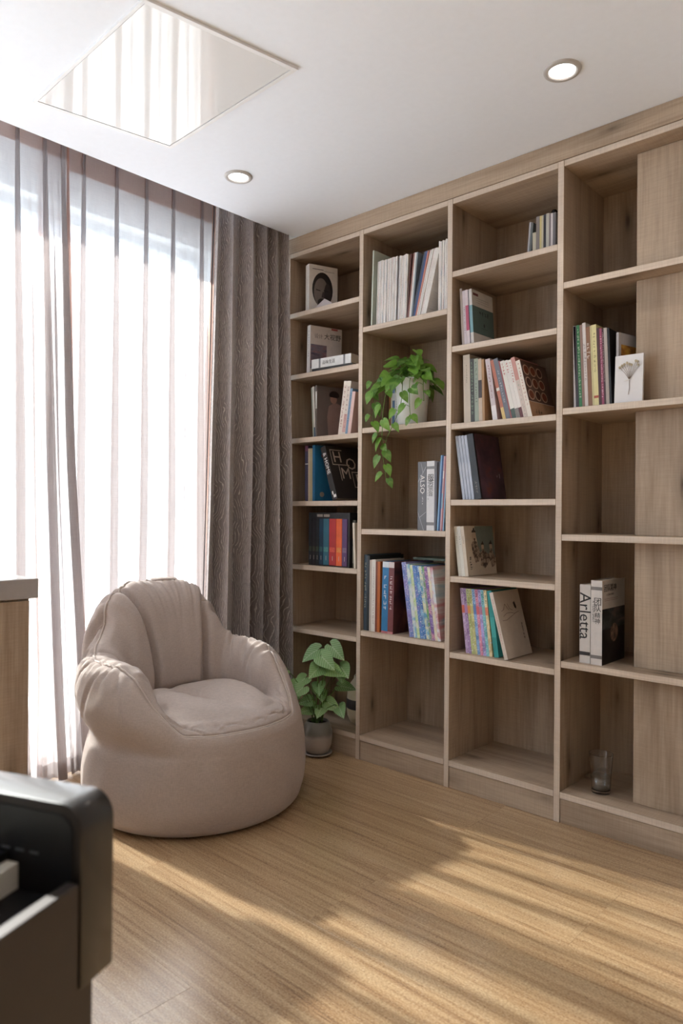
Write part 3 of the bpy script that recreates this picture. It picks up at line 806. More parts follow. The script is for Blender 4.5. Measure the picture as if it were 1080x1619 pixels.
def cov_dsy(r, x, d, h, o0, t):
    text(r, '大视野', h*.135, INK, (x+.0004, d*.70, h*.80), 'cover', name='title_text')
    text(r, '设计', h*.10, plain((120, 110, 108), .5), (x+.0004, d*.26, h*.79), 'cover', name='subtitle_text')
    rect(r, 'photo_print', art('sofa_photo', [(.3, (70, 62, 78)), (.5, (120, 108, 118)), (.6, (130, 92, 92)), (.7, (150, 144, 158))], 16, (1, 1, 3)), x, d*.02, d*.52, h*.12, h*.62)
    rect(r, 'red_mark', plain((170, 70, 70), .5), x, d*.66, d*.86, h*.955, h*.99)
book(.047, z2, .032, .252, .19, 1.5, (206, 196, 190), 'pale interior design book with photo cover behind the lying white book', y=.035, rz=-16, cover=cov_dsy, glyph=((120, 110, 108), .3, .9, .010))
def lying(label, x0, length, y, z, t, d, col, extra=None, rz=3):
    r = thing('book', label, 'book', (x0, y, z), (0, 0, R(rz)))
    bd = .002; mt = plain(col, .45)
    MB().box(0, length, 0, bd, 0, t).box(0, length, bd, d, 0, bd).box(0, length, bd, d, t-bd, t).build('cover', mt, r)
    box('pages', PAGE, (.003, length-.003, bd, d-.004, bd, t-bd), r)
    if extra: extra(r, length, t)
    return r
lying('thin black book lying under the white strapped book', .120, .262, .012, z2, .016, .19, (40, 37, 40))
def ex_l(r, L, t):
    for a in (.055, .215): box('strap_band', plain((130, 132, 138), .5), (a-.006, a+.006, -.0004, 0, 0, t), r)
    text(r, '品味生活', .021, INK, (.115, -.0006, t*.48), 'spine', name='title_text')
lying('white book with grey straps lying on a thin black book', .118, .258, .010, z2+.0165, .046, .185, (222, 224, 226), ex_l)
def cov_lady(r, x, d, h, o0, t):
    c = d*.55
    poly(r, 'portrait_jacket', plain((150, 122, 116), .5), x, [(c-d*.22, 0.01), (c-d*.25, h*.42), (c-d*.20, h*.62), (c-d*.02, h*.70), (c+d*.14, h*.66), (c+d*.34, h*.40), (c+d*.42, .01)])
    poly(r, 'portrait_face', plain((166, 128, 116), .5), x+.0005, ell(c-d*.06, h*.76, d*.10, h*.085))
    poly(r, 'portrait_hair', plain((44, 32, 32), .5), x+.0009, ell(c-d*.04, h*.83, d*.15, h*.09, 20, -10, 190)+[(c-d*.16, h*.80), (c+d*.04, h*.79)])
row(.112, z3, -3.5, [(.0095, .258, .18, (150, 154, 142), 'thin grey green magazine leftmost on the third left shelf'), (.0095, .262, .18, (212, 208, 204), 'thin white magazine between grey green and portrait magazines', {'bands': ((.0, .2, (60, 84, 112)),)}),
                     (.012, .266, .21, (104, 92, 88), 'taupe fashion book with a standing figure on its cover', {'cover': cov_lady, 'rz': -12, 'lean': -1.0, 'bands': ((.55, .88, (216, 212, 208)),)})], y=.03)
row(.296, z3, 8.6, [(.0245, .262, .18, (222, 210, 200), 'first of two cream pink novels leaning right on the third left shelf', {'glyph': ((150, 60, 70), .1, .9), 'bands': ((.93, 1, (236, 228, 216)),)}),
                    (.0215, .260, .18, (216, 204, 196), 'second of two cream pink novels leaning right, beside the blue book', {'glyph': ((120, 80, 84), .1, .9), 'bands': ((.04, .38, (206, 164, 158)), (.9, 1, (236, 228, 216)))}),
                    (.0150, .222, .17, (120, 148, 176), 'pale blue book leaning right on the third left shelf', {'glyph': ((60, 76, 110), .2, .9, .008)}),
                    (.0200, .205, .17, (218, 186, 180), 'pink book leaning right against the upright on the third left shelf')], y=.02)
def cov_blue(r, x, d, h, o0, t):
    for a, b, s, c in ((.25, .82, .05, (150, 60, 60)), (.55, .25, .05, (170, 160, 150)), (.2, .12, .045, (160, 150, 140)), (.75, .5, .04, (190, 190, 190))):
        poly(r, 'cover_spot', plain(c, .5), x, ell(d*a, h*b, d*s*1.4, h*s))
row(.064, z4, -.6, [(.022, .285, .18, (66, 60, 86), 'dark purple book leftmost on the shelf with the black lettered book', {'bands': ((.66, .68, (190, 190, 190)), (.9, 1, (110, 64, 90)))}), (.012, .270, .18, (190, 174, 150), 'thin beige book beside the dark purple book'),
                    (.018, .270, .18, (176, 162, 130), 'thicker beige book beside the blue picture book'), (.022, .285, .22, (38, 104, 146), 'blue picture book that the black lettered book leans on', {'cover': cov_blue, 'rz': -10})], y=.025)
def cov_home(r, x, d, h, o0, t):
    b = WHT
    bm_ = plain((200, 188, 176), .5)
    for s, cy, cz, sz in (('H', .28, .78, .30), ('O', .66, .66, .32), ('M', .44, .47, .30), ('E', .80, .36, .30)):
        text(r, s, sz*h, bm_, (x+.0006, d*cy, h*cz), 'cover', name='letter', sx=1.0)
    for y0, y1, za, zb_ in ((.10, .46, .915, .93), (.10, .115, .64, .93), (.10, .60, .635, .65), (.27, .285, .34, .64), (.62, .96, .505, .52), (.62, .635, .22, .52), (.62, .96, .215, .23)):
        rect(r, 'letter_outline', bm_, x, d*y0, d*y1, h*za, h*zb_)
    text(r, '& HOME', .031, WHT, (o0+t/2, -.0004, h*.68), 'spine', R(-90), name='spine_text')
    poly_s = MB().box(o0+t*.25, o0+t*.5, -.0005, 0, h*.10, h*.16).box(o0+t*.4, o0+t*.9, -.0005, 0, h*.04, h*.09).build('spine_emblem', WHT, r)
book(.272, z4, .036, .283, .23, -19.5, (40, 36, 36), 'black book with big outlined letters leaning left on blue book', y=.012, rz=-4, cover=cov_home)
# boxed set
bs = thing('boxed_book_set', 'black boxed book set with red, orange, teal and purple spines', 'book set', (.085, .03, z5), (0, 0, R(-3)))
MB().box(0, .296, .004, .15, 0, .268).build('slipcase', plain((26, 23, 26), .4), bs)
xx = .004
for wd, c in ((.026, (32, 29, 34)), (.026, (36, 33, 40)), (.026, (30, 34, 40)), (.030, (28, 58, 82)), (.043, (52, 104, 124)), (.050, (178, 48, 52)), (.042, (226, 100, 48)), (.037, (88, 58, 104))):
    o = box('spine', plain(c, .4, .12, scale=14), (xx, xx+wd-.0015, 0, .0039, .006, .238), bs, .001)
    box('spine_emblem', plain((min(255, c[0]+30), min(255, c[1]+40), min(255, c[2]+20)), .5, .5, scale=260), (xx+wd*.12, xx+wd*.85, -.0004, 0, .072, .096), o)
    box('spine_stroke', plain((200, 190, 180), .5), (xx+wd*.47, xx+wd*.53, -.0004, 0, .03, .052), o)
    xx += wd
for a in (.062, .112): box('title_block', plain((150, 142, 134), .5), (a, a+.042, .0034, .004, .247, .260), bs)
def cov_olive(r, x, d, h, o0, t): poly(r, 'cover_spot', plain((170, 112, 70), .5), x, ell(d*.3, h*.75, d*.2, h*.15))
book(.386, z5, .018, .232, .14, 0, (86, 84, 72), 'olive book with an orange spot right of the boxed set', y=.035, cover=cov_olive, bands=((.62, .9, (176, 118, 72)), (.1, .45, (140, 140, 130))))
book(.409, z5, .012, .22, .13, -3, (224, 214, 196), 'cream pocket book tucked against the upright beside the olive book', y=.02)
# jar on the bottom shelf
jr = thing('ceramic_jar', 'round cream jar with a dark band on the bottom left shelf', 'jar', (.355, .155, zb))
jp = [(.0001, 0), (.045, 0), (.062, .012), (.076, .045), (.080, .085), (.079, .125), (.076, .16), (.060, .205), (.045, .225), (.043, .240), (.036, .240), (.036, .222), (.0001, .21)]
MB().lathe(jp, 40).build('jar_body', plain((226, 214, 190), .35, .03), jr, True)
MB().lathe([(.0795, .082), (.0812, .086), (.0805, .128), (.0785, .130)], 40).build('dark_band', plain((58, 52, 56), .5), jr, True)

# --- column 2
row(.503, q1, 1.5, [(.008, .36, .26, (196, 204, 192), 'tall pale green folder at the left of the magazine row', {'soft': True})], y=.02)
def magmat(k, tint):
    m, nt, b = newmat('magazine_print_%d' % k)
    co = nt.nodes.new('ShaderNodeTexCoord').outputs['Object']
    oi = nt.nodes.new('ShaderNodeObjectInfo').outputs['Random']
    off = nt.nodes.new('ShaderNodeCombineXYZ'); nt.links.new(mathn(nt, 'MULTIPLY', oi, 50.0), off.inputs[2])
    n = noise(nt, mapping(nt, co, (260, 4, 170), off.outputs[0]), 1.0, 3, .7)
    n2 = noise(nt, mapping(nt, co, (5, 1, 9), off.outputs[0]), 1.0, 2, .6)
    base = ramp(nt, n2, [(.35, s2l(tint)), (.6, s2l((230, 226, 222)))])
    nt.links.new(mixc(nt, ramp(nt, n, [(.58, (0, 0, 0)), (.68, (.55, .55, .55))]), base, s2l((112, 104, 108))), b.inputs['Base Color'])
    b.inputs['Roughness'].default_value = .35
    return m
MAG = [magmat(0, (206, 198, 190)), magmat(1, (222, 206, 204)), magmat(2, (196, 200, 206))]
def mags(n, x, z, lean, t, h, d, label, group, jit=.004, y=.02, pick=None):
    its = []
    for q in range(n):
        tt = t*(.8+.4*rnd.random()); its.append((tt, h+jit*(rnd.random()-.5), d+.004*rnd.random(), (228, 224, 220), label, {'mat': MAG[(q*7+n) % 3] if pick is None else MAG[pick], 'soft': True, 'group': group, 'name': 'magazine', 'cat': 'magazine', 'y': y+.003*rnd.random()}))
    return row(x, z, lean, its, gap=.0009)
x = mags(9, .537, q1, 1.4, .0056, .300, .215, 'white-spined magazine in the first tight block of the packed magazine row', 'first block of magazines')
x = mags(9, x+.0015, q1, 1.4, .0056, .300, .215, 'white-spined magazine in the second tight block of the packed magazine row', 'second block of magazines')
row(x+.001, q1, 1.6, [(.007, .292, .21, (98, 92, 94), 'dark grey magazine between the white magazine blocks', {'soft': True})], y=.025)
x = mags(8, x+.010, q1, 1.8, .0056, .296, .215, 'white-spined magazine in the third tight block before the red magazines', 'third block of magazines')
x = row(x+.001, q1, 4.0, [(.006, .293, .21, (92, 52, 48), 'dark red magazine right of the white blocks', {'soft': True})], y=.022)
x = row(x, q1, 6.0, [(.007, .293, .21, (150, 104, 96), 'dusty red magazine leaning on the upper magazine shelf', {'soft': True}), (.010, .293, .21, (222, 220, 218), 'single white magazine leaning beside the dusty red one', {'soft': True}), (.007, .293, .21, (130, 140, 150), 'slate magazine leaning before the gap in the row', {'soft': True})], y=.022)
x = row(.742, q1, 13.5, [(.008, .290, .21, (70, 76, 92), 'charcoal blue magazine leaning under the blue one', {'soft': True}), (.010, .290, .21, (58, 84, 132), 'blue magazine leaning right on the upper magazine shelf', {'soft': True}), (.008, .290, .21, (196, 130, 116), 'salmon magazine leaning right beside the blue one', {'soft': True})], y=.022)
x = mags(4, x, q1, 14.5, .0058, .292, .21, 'white magazine in the leaning stack right of the salmon one', 'leaning white magazines')
x = row(x, q1, 14.5, [(.022, .290, .21, (222, 218, 216), 'thick white magazine last of the leaning stack', {'mat': MAG[0], 'soft': True})], y=.022)
def cov_dark(r, x, d, h, o0, t): pass
x = mags(9, .8875, q1, .4, .0056, .312, .215, 'white-spined magazine in the upright block against the right upright', 'right block of magazines', jit=.012)
box_m = thing('book', 'dark photo magazine with its cover facing out behind the leaning magazines', 'book', (.80, .215, q1))
MB().box(0, .082, 0, .001, 0, .27).box(0, .082, .007, .008, 0, .27).box(0, .001, .001, .007, 0, .27).build('cover', art('dark_photo', [(.35, (38, 34, 34)), (.6, (96, 88, 84)), (.7, (150, 140, 132))], 22), box_m)
box('pages', PAGE, (.001, .081, .001, .007, .001, .269), box_m)
# books behind the hanging plant
row(.505, q2, 0, [(.012, .245, .17, (176, 128, 84), 'orange brown book left of the plant pot'), (.008, .245, .17, (226, 220, 208), 'cream thin book beside the orange brown book near the pot'), (.015, .24, .17, (222, 228, 234), 'white and blue striped book partly behind the plant pot', {'bands': ((.1, .3, (110, 140, 186)), (.45, .6, (110, 140, 186)), (.75, .9, (120, 150, 190)))}), (.022, .24, .17, (228, 230, 232), 'white book nearest the plant pot', {'glyph': ((140, 150, 170), .1, .9, .01)})], y=.16)
def cov_also(r, x, d, h, o0, t):
    text(r, 'ALSO', .034, WHT, (o0+t*.52, -.0004, h*.67), 'spine', R(-90), name='spine_text')
    glyphs(r, WHT, o0+t*.58, h*.36, h*.55, .008, 8, name='spine_subtitle')
    def ln(a, b):
        (xa, za), (xb, zb2) = a, b; L = math.hypot((xb-xa), (zb2-za)); nx, nz = -(zb2-za)/L*.0007, (xb-xa)/L*.0007
        MB().add([(xa+nx, -.0004, za+nz), (xa-nx, -.0004, za-nz), (xb-nx, -.0004, zb2-nz), (xb+nx, -.0004, zb2+nz)], [(0, 1, 2, 3)]).build('spine_line', plain((206, 208, 214), .5), r)
    X = lambda f: o0+t*f; Z = lambda f: h*f
    ln((X(0), Z(.70)), (X(1), Z(.93))); ln((X(.35), Z(.985)), (X(.62), Z(.83))); ln((X(0), Z(.27)), (X(.72), Z(.0))); ln((X(.25), Z(.19)), (X(1), Z(.27)))
book(.787, q3, .0465, .306, .21, 0, (108, 108, 114), 'grey decorative book with white lettering and lines under the trailing vine', y=.02, cover=cov_also)
def cov_serv(r, x, d, h, o0, t):
    for k, s in enumerate('服务宗旨'): text(r, s, (.034, .032, .026, .024)[k], INK, (o0+t*.55, -.0005, h*(.755-.075*k-.006*(k > 1))), 'spine', name='spine_text')
    glyphs(r, plain((120, 120, 126), .5), o0+t*.2, h*.43, h*.78, .007, 5)
book(.8352, q3, .041, .307, .21, 0, (214, 214, 218), 'white decorative book with brush lettering right of the grey one', y=.02, cover=cov_serv, bands=((.885, .925, (128, 128, 132)), (.075, .12, (128, 128, 132))))
row(.877, q3, .3, [(.006, .302, .20, (92, 84, 80), 'thin brown grey book behind the white decorative book', {'y': .04}), (.007, .306, .20, (110, 112, 126), 'thin slate book before the blue books', {'y': .04})], y=.03)
row(.8915, q3, 3.2, [(.0065, .330, .21, (132, 172, 212), 'light blue slim book leaning on the shelf with the grey book'), (.0085, .330, .21, (34, 74, 122), 'navy slim book leaning beside the light blue one'), (.0065, .326, .21, (196, 160, 164), 'pinkish slim book beside the navy one', {'bands': ((.3, .5, (150, 180, 200)), (.7, .8, (220, 210, 210)))}), (.006, .326, .21, (150, 84, 92), 'dark rose slim book third from the upright'), (.006, .320, .20, (140, 174, 204), 'sky blue slim book nearest the upright')], y=.02)
def cov_brown(r, x, d, h, o0, t): rect(r, 'photo_print', art('brown_photo', [(.3, (30, 22, 22)), (.5, (86, 46, 38)), (.66, (120, 72, 52)), (.75, (60, 46, 46))], 9), x, .002, d-.002, .002, h-.002)
dkspine = dict(glyph=((196, 200, 176), .25, .9, .014))
row(.4722, q4, .4, [(.019, .360, .26, (70, 88, 104), 'tall slate blue atlas leftmost on the fourth shelf', {'glyph': ((196, 200, 176), .25, .9, .012)}), (.015, .355, .26, (40, 48, 54), 'tall near black book beside the slate blue atlas'),
                    (.012, .336, .22, (196, 186, 176), 'thin grey cream book beside the near black book'), (.023, .338, .22, (230, 226, 220), 'white book with tiny red marks on the fourth shelf', {'glyph': ((150, 110, 100), .1, .9, .007)}),
                    (.011, .330, .22, (126, 66, 50), 'thin russet book beside the white one'), (.016, .330, .22, (190, 104, 50), 'orange book beside the bright blue book')], y=.02)
row(.5815, q4, 1.2, [(.037, .332, .22, (48, 124, 178), 'bright blue encyclopedia with white head band', {'bands': ((.92, 1, (216, 224, 232)), (0, .03, (196, 120, 128))), 'glyph': ((226, 234, 240), .28, .80, .020)}),
                     (.031, .332, .22, (126, 74, 78), 'maroon encyclopedia with white head band and photo cover', {'bands': ((.92, 1, (224, 214, 216)), (0, .03, (206, 140, 146))), 'glyph': ((230, 220, 220), .28, .80, .018), 'cover': cov_brown})], y=.02)
def series_mat(k, a, b2, c):
    m, nt, b = newmat('comic_print_%d' % k); co = nt.nodes.new('ShaderNodeTexCoord').outputs['Object']
    oi = nt.nodes.new('ShaderNodeObjectInfo').outputs['Random']
    off = nt.nodes.new('ShaderNodeCombineXYZ'); nt.links.new(mathn(nt, 'MULTIPLY', oi, 40.0), off.inputs[2])
    n = noise(nt, mapping(nt, co, (20, 3, 16), off.outputs[0]), 1.0, 2, .6)
    n2 = noise(nt, mapping(nt, co, (110, 3, 150), off.outputs[0]), 1.0, 2, .6)
    col = ramp(nt, n, [(.3, s2l(a)), (.45, s2l(b2)), (.6, s2l(c)), (.72, s2l(a))])
    nt.links.new(mixc(nt, ramp(nt, n2, [(.56, (0, 0, 0)), (.64, (.7, .7, .7))]), col, s2l((232, 232, 236))), b.inputs['Base Color']); b.inputs['Roughness'].default_value = .35
    return m
SER = [((134, 120, 190), (150, 150, 206), (104, 130, 196)), ((170, 214, 224), (226, 230, 226), (120, 180, 210)), ((226, 230, 216), (190, 216, 150), (232, 232, 232)), ((76, 122, 190), (96, 146, 206), (120, 120, 190)), ((88, 150, 208), (70, 110, 180), (150, 196, 220)),
       ((120, 186, 214), (228, 226, 190), (100, 160, 190)), ((110, 160, 96), (150, 150, 160), (120, 178, 110)), ((150, 130, 190), (120, 90, 160), (206, 150, 170)), ((226, 224, 220), (230, 220, 190), (200, 180, 200)), ((170, 206, 224), (224, 226, 230), (206, 140, 150))]
SN = ['violet', 'pale aqua', 'white and lime', 'blue', 'azure', 'aqua and yellow', 'green', 'purple', 'ivory', 'ice blue and pink']
its = []
for k in range(10): its.append(((.0245, .018, .015, .0165, .0165, .0165, .010, .017, .014, .015)[k], (.338, .330, .328, .326, .326, .325, .324, .326, .324, .322)[k], .215, SER[k][0], '%s comic album in the left-leaning series on the fourth shelf' % SN[k], {'mat': series_mat(k, *SER[k]), 'soft': True}))
row(.7490, q4, -8.4, its, y=.018)
lying('dark green flat book laid across the tops of the comic albums', .705, .20, .10, q4+.345, .010, .15, (58, 74, 62), rz=0)

# --- column 3
row(1.300, z1, 4, [(.007, .136, .13, (176, 174, 178), 'grey slim case leaning left of the small case row'), (.010, .132, .13, (92, 98, 100), 'charcoal slim case leaning beside the grey slim one')], y=.05)
small = [(.0145, .090, (190, 184, 164), 'short cream case in the small case row'), (.0150, .150, (134, 126, 124), 'taupe case right of the short cream one', ), (.0075, .149, (206, 190, 132), 'yellow case in the small case row'), (.0075, .149, (196, 188, 164), 'pale ivory case beside the yellow one'), (.0105, .150, (48, 46, 54), 'near black case under the small round object'), (.0130, .151, (186, 182, 172), 'silver cream case right of the near black one'), (.0058, .148, (124, 112, 116), 'mauve thin case in the small case row'), (.0080, .147, (214, 206, 208), 'white thin case second from the right upright'), (.0117, .147, (118, 114, 118), 'grey case nearest the right upright on the top shelf')]
row(1.3237, z1, 0, [(a, b, .13, c, d) for a, b, c, d in small], y=.05)
kb = thing('metal_knob', 'small dark round metal ornament on top of the small cases', 'ornament', (1.392, .10, z1+.1512))
MB().lathe([(.0001, 0), (.012, 0), (.010, .004), (.006, .008), (.011, .012), (.013, .020), (.009, .027), (.0001, .029)], 20).build('ornament_body', plain((50, 42, 40), .25, metal=.6), kb, True)
MB().lathe([(.0061, .0082), (.0072, .0095), (.0061, .0108)], 20).build('collar', plain((150, 140, 120), .3, metal=.8), kb, True)
def cov_teal(r, x, d, h, o0, t):
    rect(r, 'cover_field', plain((84, 106, 104), .45), x, 0, d, h*.22, h*.71)
    rect(r, 'cover_mark', plain((110, 56, 60), .5), x, d*.06, d*.30, h*.90, h*.945)
    for k in range(3): rect(r, 'cover_line', GREY(150), x, d*.2, d*.8, h*(.78+.04*k), h*(.785+.04*k))
    cover_glyphs(r, plain((40, 46, 46), .5), x+.0005, d*.54, h*.60, 4, h*.075, 3)
    poly(r, 'cover_figure', plain((50, 58, 58), .5), x+.0004, ell(d*.53, h*.40, d*.03, h*.035))
    rect(r, 'cover_line', plain((60, 72, 70), .5), x+.0004, d*.38, d*.70, h*.335, h*.34)
row(1.0085, z2, -3.6, [(.0115, .250, .17, (176, 162, 154), 'worn greyish book leftmost of the four leaning on shelf two'), (.0125, .238, .17, (206, 194, 200), 'pale lilac book second of the four leaning on shelf two', {'glyph': ((120, 110, 120), .2, .7, .006)}),
                     (.0150, .239, .17, (214, 200, 204), 'white book with a deep pink band beside the teal one', {'bands': ((.27, .72, (180, 84, 112)),)}), (.003, .235, .165, (52, 48, 66), 'very thin navy booklet between pink and teal books'), (.0140, .239, .17, (206, 202, 198), 'white book with teal band and teal cover field', {'bands': ((.22, .71, (120, 160, 170)),), 'cover': cov_teal})], y=.03)
def cov_bowls(r, x, d, h, o0, t):
    rect(r, 'cover_panel', plain((176, 138, 108), .5), x, 0, d, 0, h*.27)
    rect(r, 'cover_panel', plain((96, 70, 62), .5), x, 0, d, h*.28, h)
    g = random.Random(5)
    for a in range(4):
        for b in range(3):
            cy, cz = d*(.16+.25*a), h*(.40+.22*b)
            if cy+d*.1 > d: continue
            bowl = poly(r, 'bowl_print', plain((196, 170, 150), .5), x+.0005, ell(cy, cz, d*.115, h*.095, 20)); poly(bowl, 'food_print', plain(((92, 46, 32), (70, 40, 34), (120, 62, 40))[g.randint(0, 2)], .5), x+.001, ell(cy, cz, d*.088, h*.074, 16))
    cover_glyphs(r, plain((60, 44, 38), .5), x+.0005, d*.30, h*.10, 3, h*.075, 4)
row(1.021, z3, -1.6, [(.033, .292, .20, (196, 182, 164), 'thick cream book leftmost on the cookbook shelf', {'glyph': ((120, 104, 90), .55, .85, .008)}), (.019, .272, .19, (50, 46, 40), 'dark patterned book second on the cookbook shelf', {'glyph': ((130, 150, 120), .1, .95, .012)}),
                     (.0195, .270, .19, (146, 156, 140), 'grey green book third on the cookbook shelf', {'glyph': ((60, 70, 60), .3, .95, .010)}), (.0165, .267, .19, (190, 170, 150), 'cream book with a dark oval beside the tan one', {'bands': ((.38, .66, (52, 36, 34)),)}), (.011, .262, .20, (170, 130, 88), 'tan book before the leaning cookbooks')], y=.03)
row(1.1608, z3, -8.6, [(.022, .262, .19, (200, 186, 190), 'pale pink white cookbook first of the leaning ones', {'glyph': ((140, 90, 100), .35, .9, .010), 'bands': ((.0, .24, (222, 216, 218)),)})], y=.03)
row(1.2075, z3, -14.0, [(.0145, .258, .19, (176, 106, 84), 'brick red cookbook with a yellow foot', {'bands': ((0, .2, (214, 184, 120)), (.48, .53, (230, 222, 212)))}), (.020, .262, .19, (106, 108, 118), 'slate cookbook beside the brick red one', {'glyph': ((190, 190, 196), .2, .8, .009)}), (.006, .252, .19, (150, 80, 80), 'thin dark red cookbook'),
                       (.0185, .248, .19, (218, 214, 206), 'white cookbook with a green foot', {'bands': ((0, .17, (70, 84, 76)),), 'glyph': ((170, 70, 66), .70, .96, .011)}), (.0155, .248, .19, (220, 214, 208), 'white cookbook with a grey foot and red title', {'bands': ((0, .17, (120, 112, 108)),), 'glyph': ((176, 66, 62), .76, .96, .010)}),
                       (.0140, .248, .19, (224, 218, 212), 'white cookbook with a dark red foot', {'bands': ((0, .18, (96, 48, 50)),), 'glyph': ((176, 70, 66), .6, .96, .009)}), (.0170, .256, .20, (196, 142, 132), 'salmon cookbook with a lettered lower spine', {'glyph': ((100, 140, 110), .05, .6, .010), 'bands': ((.0, .62, (206, 190, 180)),)}),
                       (.0190, .240, .22, (222, 212, 200), 'rightmost cookbook with bowls printed on its cover', {'cover': cov_bowls, 'glyph': ((170, 90, 80), .2, .95, .009)})], y=.03)
SILV = art('silver_print', [(.3, (140, 148, 168)), (.55, (176, 182, 196)), (.7, (206, 208, 214))], 30, (1, 1, .3))
def cov_purple(r, x, d, h, o0, t):
    rect(r, 'cover_print', art('dusk_print', [(.25, (34, 27, 36)), (.45, (72, 52, 66)), (.58, (92, 62, 76)), (.68, (108, 60, 56)), (.80, (156, 104, 60))], 13), x, .012, d-.001, .001, h-.001)
    rect(r, 'cover_mark', plain((190, 180, 190), .5), x+.0004, d*.82, d*.835, h*.33, h*.40); rect(r, 'cover_mark', plain((170, 160, 170), .5), x+.0004, d*.72, d*.74, h*.345, h*.375)
x = row(1.0225, z4, -8.6, [(.0128, .276, .20, (150, 156, 172), '%s silvery album left of the black purple book' % s, {'mat': SILV, 'soft': True}) for s in ('first', 'second', 'third', 'fourth')], y=.022, gap=.002)
row(x+.001, z4, -9.2, [(.030, .279, .21, (26, 22, 26), 'black book with a dusky purple cover', {'cover': cov_purple, 'glyph': ((150, 140, 130), .06, .28, .012)})], y=.022)
def cov_ink(r, x, d, h, o0, t):
    poly(r, 'cover_sky', plain((118, 132, 128), .5), x, [(d*.36, h-.001), (d-.001, h-.001), (d-.001, h*.34), (d*.80, h*.30), (d*.62, h*.20), (d*.45, h*.42)])
    ik = plain((58, 46, 44), .5); sk = plain((200, 182, 164), .5)
    wash = art('ink_wash', [(.36, (52, 42, 40)), (.48, (120, 102, 92)), (.56, (196, 178, 160)), (.70, (70, 56, 52))], 70, (1, 1, .7))
    poly(r, 'ink_ground', wash, x+.0004, [(d*.46, h*.20), (d*.60, h*.13), (d*.76, h*.26), (d*.94, h*.34), (d*.90, h*.44), (d*.74, h*.42), (d*.60, h*.50), (d*.48, h*.46)])
    for cy, cz, q in ((.31, .78, 1.0), (.57, .55, .72), (.86, .55, .78)):
        poly(r, 'ink_robe', wash, x+.0007, [(d*(cy-.02*q), h*(cz-.52*q)), (d*(cy-.09*q), h*(cz-.34*q)), (d*(cy-.11*q), h*(cz-.16*q)), (d*(cy-.05*q), h*(cz-.08*q)), (d*(cy+.06*q), h*(cz-.09*q)), (d*(cy+.13*q), h*(cz-.22*q)), (d*(cy+.16*q), h*(cz-.40*q)), (d*(cy+.10*q), h*(cz-.50*q))])
        poly(r, 'ink_head', sk, x+.0010, ell(d*cy, h*(cz+.02*q), d*.062*q, h*.10*q, 18)); poly(r, 'ink_hair', ik, x+.0013, ell(d*cy, h*(cz+.09*q), d*.070*q, h*.055*q, 12, 0, 180)); poly(r, 'ink_topknot', ik, x+.0013, ell(d*(cy+.01*q), h*(cz+.155*q), d*.025*q, h*.03*q, 10))
        poly(r, 'ink_beard', ik, x+.0013, [(d*(cy-.02*q), h*(cz-.03*q)), (d*(cy+.03*q), h*(cz-.03*q)), (d*(cy+.01*q), h*(cz-.11*q))])
    cover_glyphs(r, INK, x+.0005, d*.12, h*.25, 3, h*.08, 5, True)
row(1.0005, z5, -7.2, [(.0160, .214, .22, (218, 216, 206), 'first white square picture book on the shelf with the ink drawing', {'glyph': ((150, 150, 140), .62, .80, .007)}), (.0160, .214, .22, (224, 222, 214), 'middle white square picture book on the shelf with the ink drawing', {'glyph': ((150, 150, 140), .62, .80, .007)}), (.0160, .214, .235, (214, 202, 186), 'square picture book with ink figures on its cover', {'cover': cov_ink, 'glyph': ((150, 130, 120), .62, .80, .007)})], y=.028)
PAST = [((176, 150, 190), 'lilac'), ((150, 120, 170), 'violet'), ((176, 186, 120), 'olive green'), ((190, 190, 130), 'pale yellow green'), ((120, 160, 206), 'sky blue'), ((206, 130, 160), 'rose'), ((160, 150, 206), 'lavender'), ((110, 180, 190), 'aqua'), ((214, 196, 150), 'sand')]
HB = [(206, 110, 96), (190, 140, 190), (220, 150, 90), (200, 190, 130), (110, 140, 200), (216, 110, 120), (190, 130, 160), (140, 190, 190), (230, 140, 110)]
row(1.0395, z6, -6.8, [(.0136, .275, .20, c, '%s spined paperback in the pastel series on shelf six' % n, {'mat': series_mat(20+k, c, tuple(min(255, v+26) for v in c), tuple(v-20 for v in c)), 'soft': True, 'bands': ((.62, .74, HB[k]),), 'glyph': ((70, 70, 90), .76, .98, .008), 'group': 'pastel paperback series'}) for k, (c, n) in enumerate(PAST)], y=.03)
def cov_white(r, x, d, h, o0, t):
    br = plain((110, 84, 80), .5)
    def branch(pts, w=.0008):
        MB().tube([(x+.0002, a*d, b*h) for a, b in pts], w, 4).build('branch_print', br, r)
    branch([(.14, .56), (.3, .56), (.5, .60), (.68, .64), (.84, .66)]); branch([(.2, .62), (.35, .66), (.5, .66), (.66, .64)]); branch([(.16, .70), (.26, .72), (.34, .80), (.46, .70)]); branch([(.44, .80), (.5, .72), (.6, .69)])
    poly(r, 'bird_print', plain((40, 36, 40), .5), x, [(d*.68, h*.80), (d*.74, h*.82), (d*.78, h*.74), (d*.76, h*.70), (d*.70, h*.73)])
    cover_glyphs(r, plain((70, 60, 60), .5), x+.0005, d*.84, h*.37, 5, h*.042, 6, True)
row(1.1760, z6, -8, [(.021, .274, .21, (52, 150, 150), 'turquoise book that the white branch book leans on', {'bands': ((.3, .6, (70, 170, 168)),)})], y=.03)
row(1.2330, z6, -15.2, [(.0165, .276, .205, (214, 204, 194), 'off-white book with a branch and bird on its cover', {'cover': cov_white, 'glyph': ((190, 130, 130), .2, .9, .006)})], y=.012)

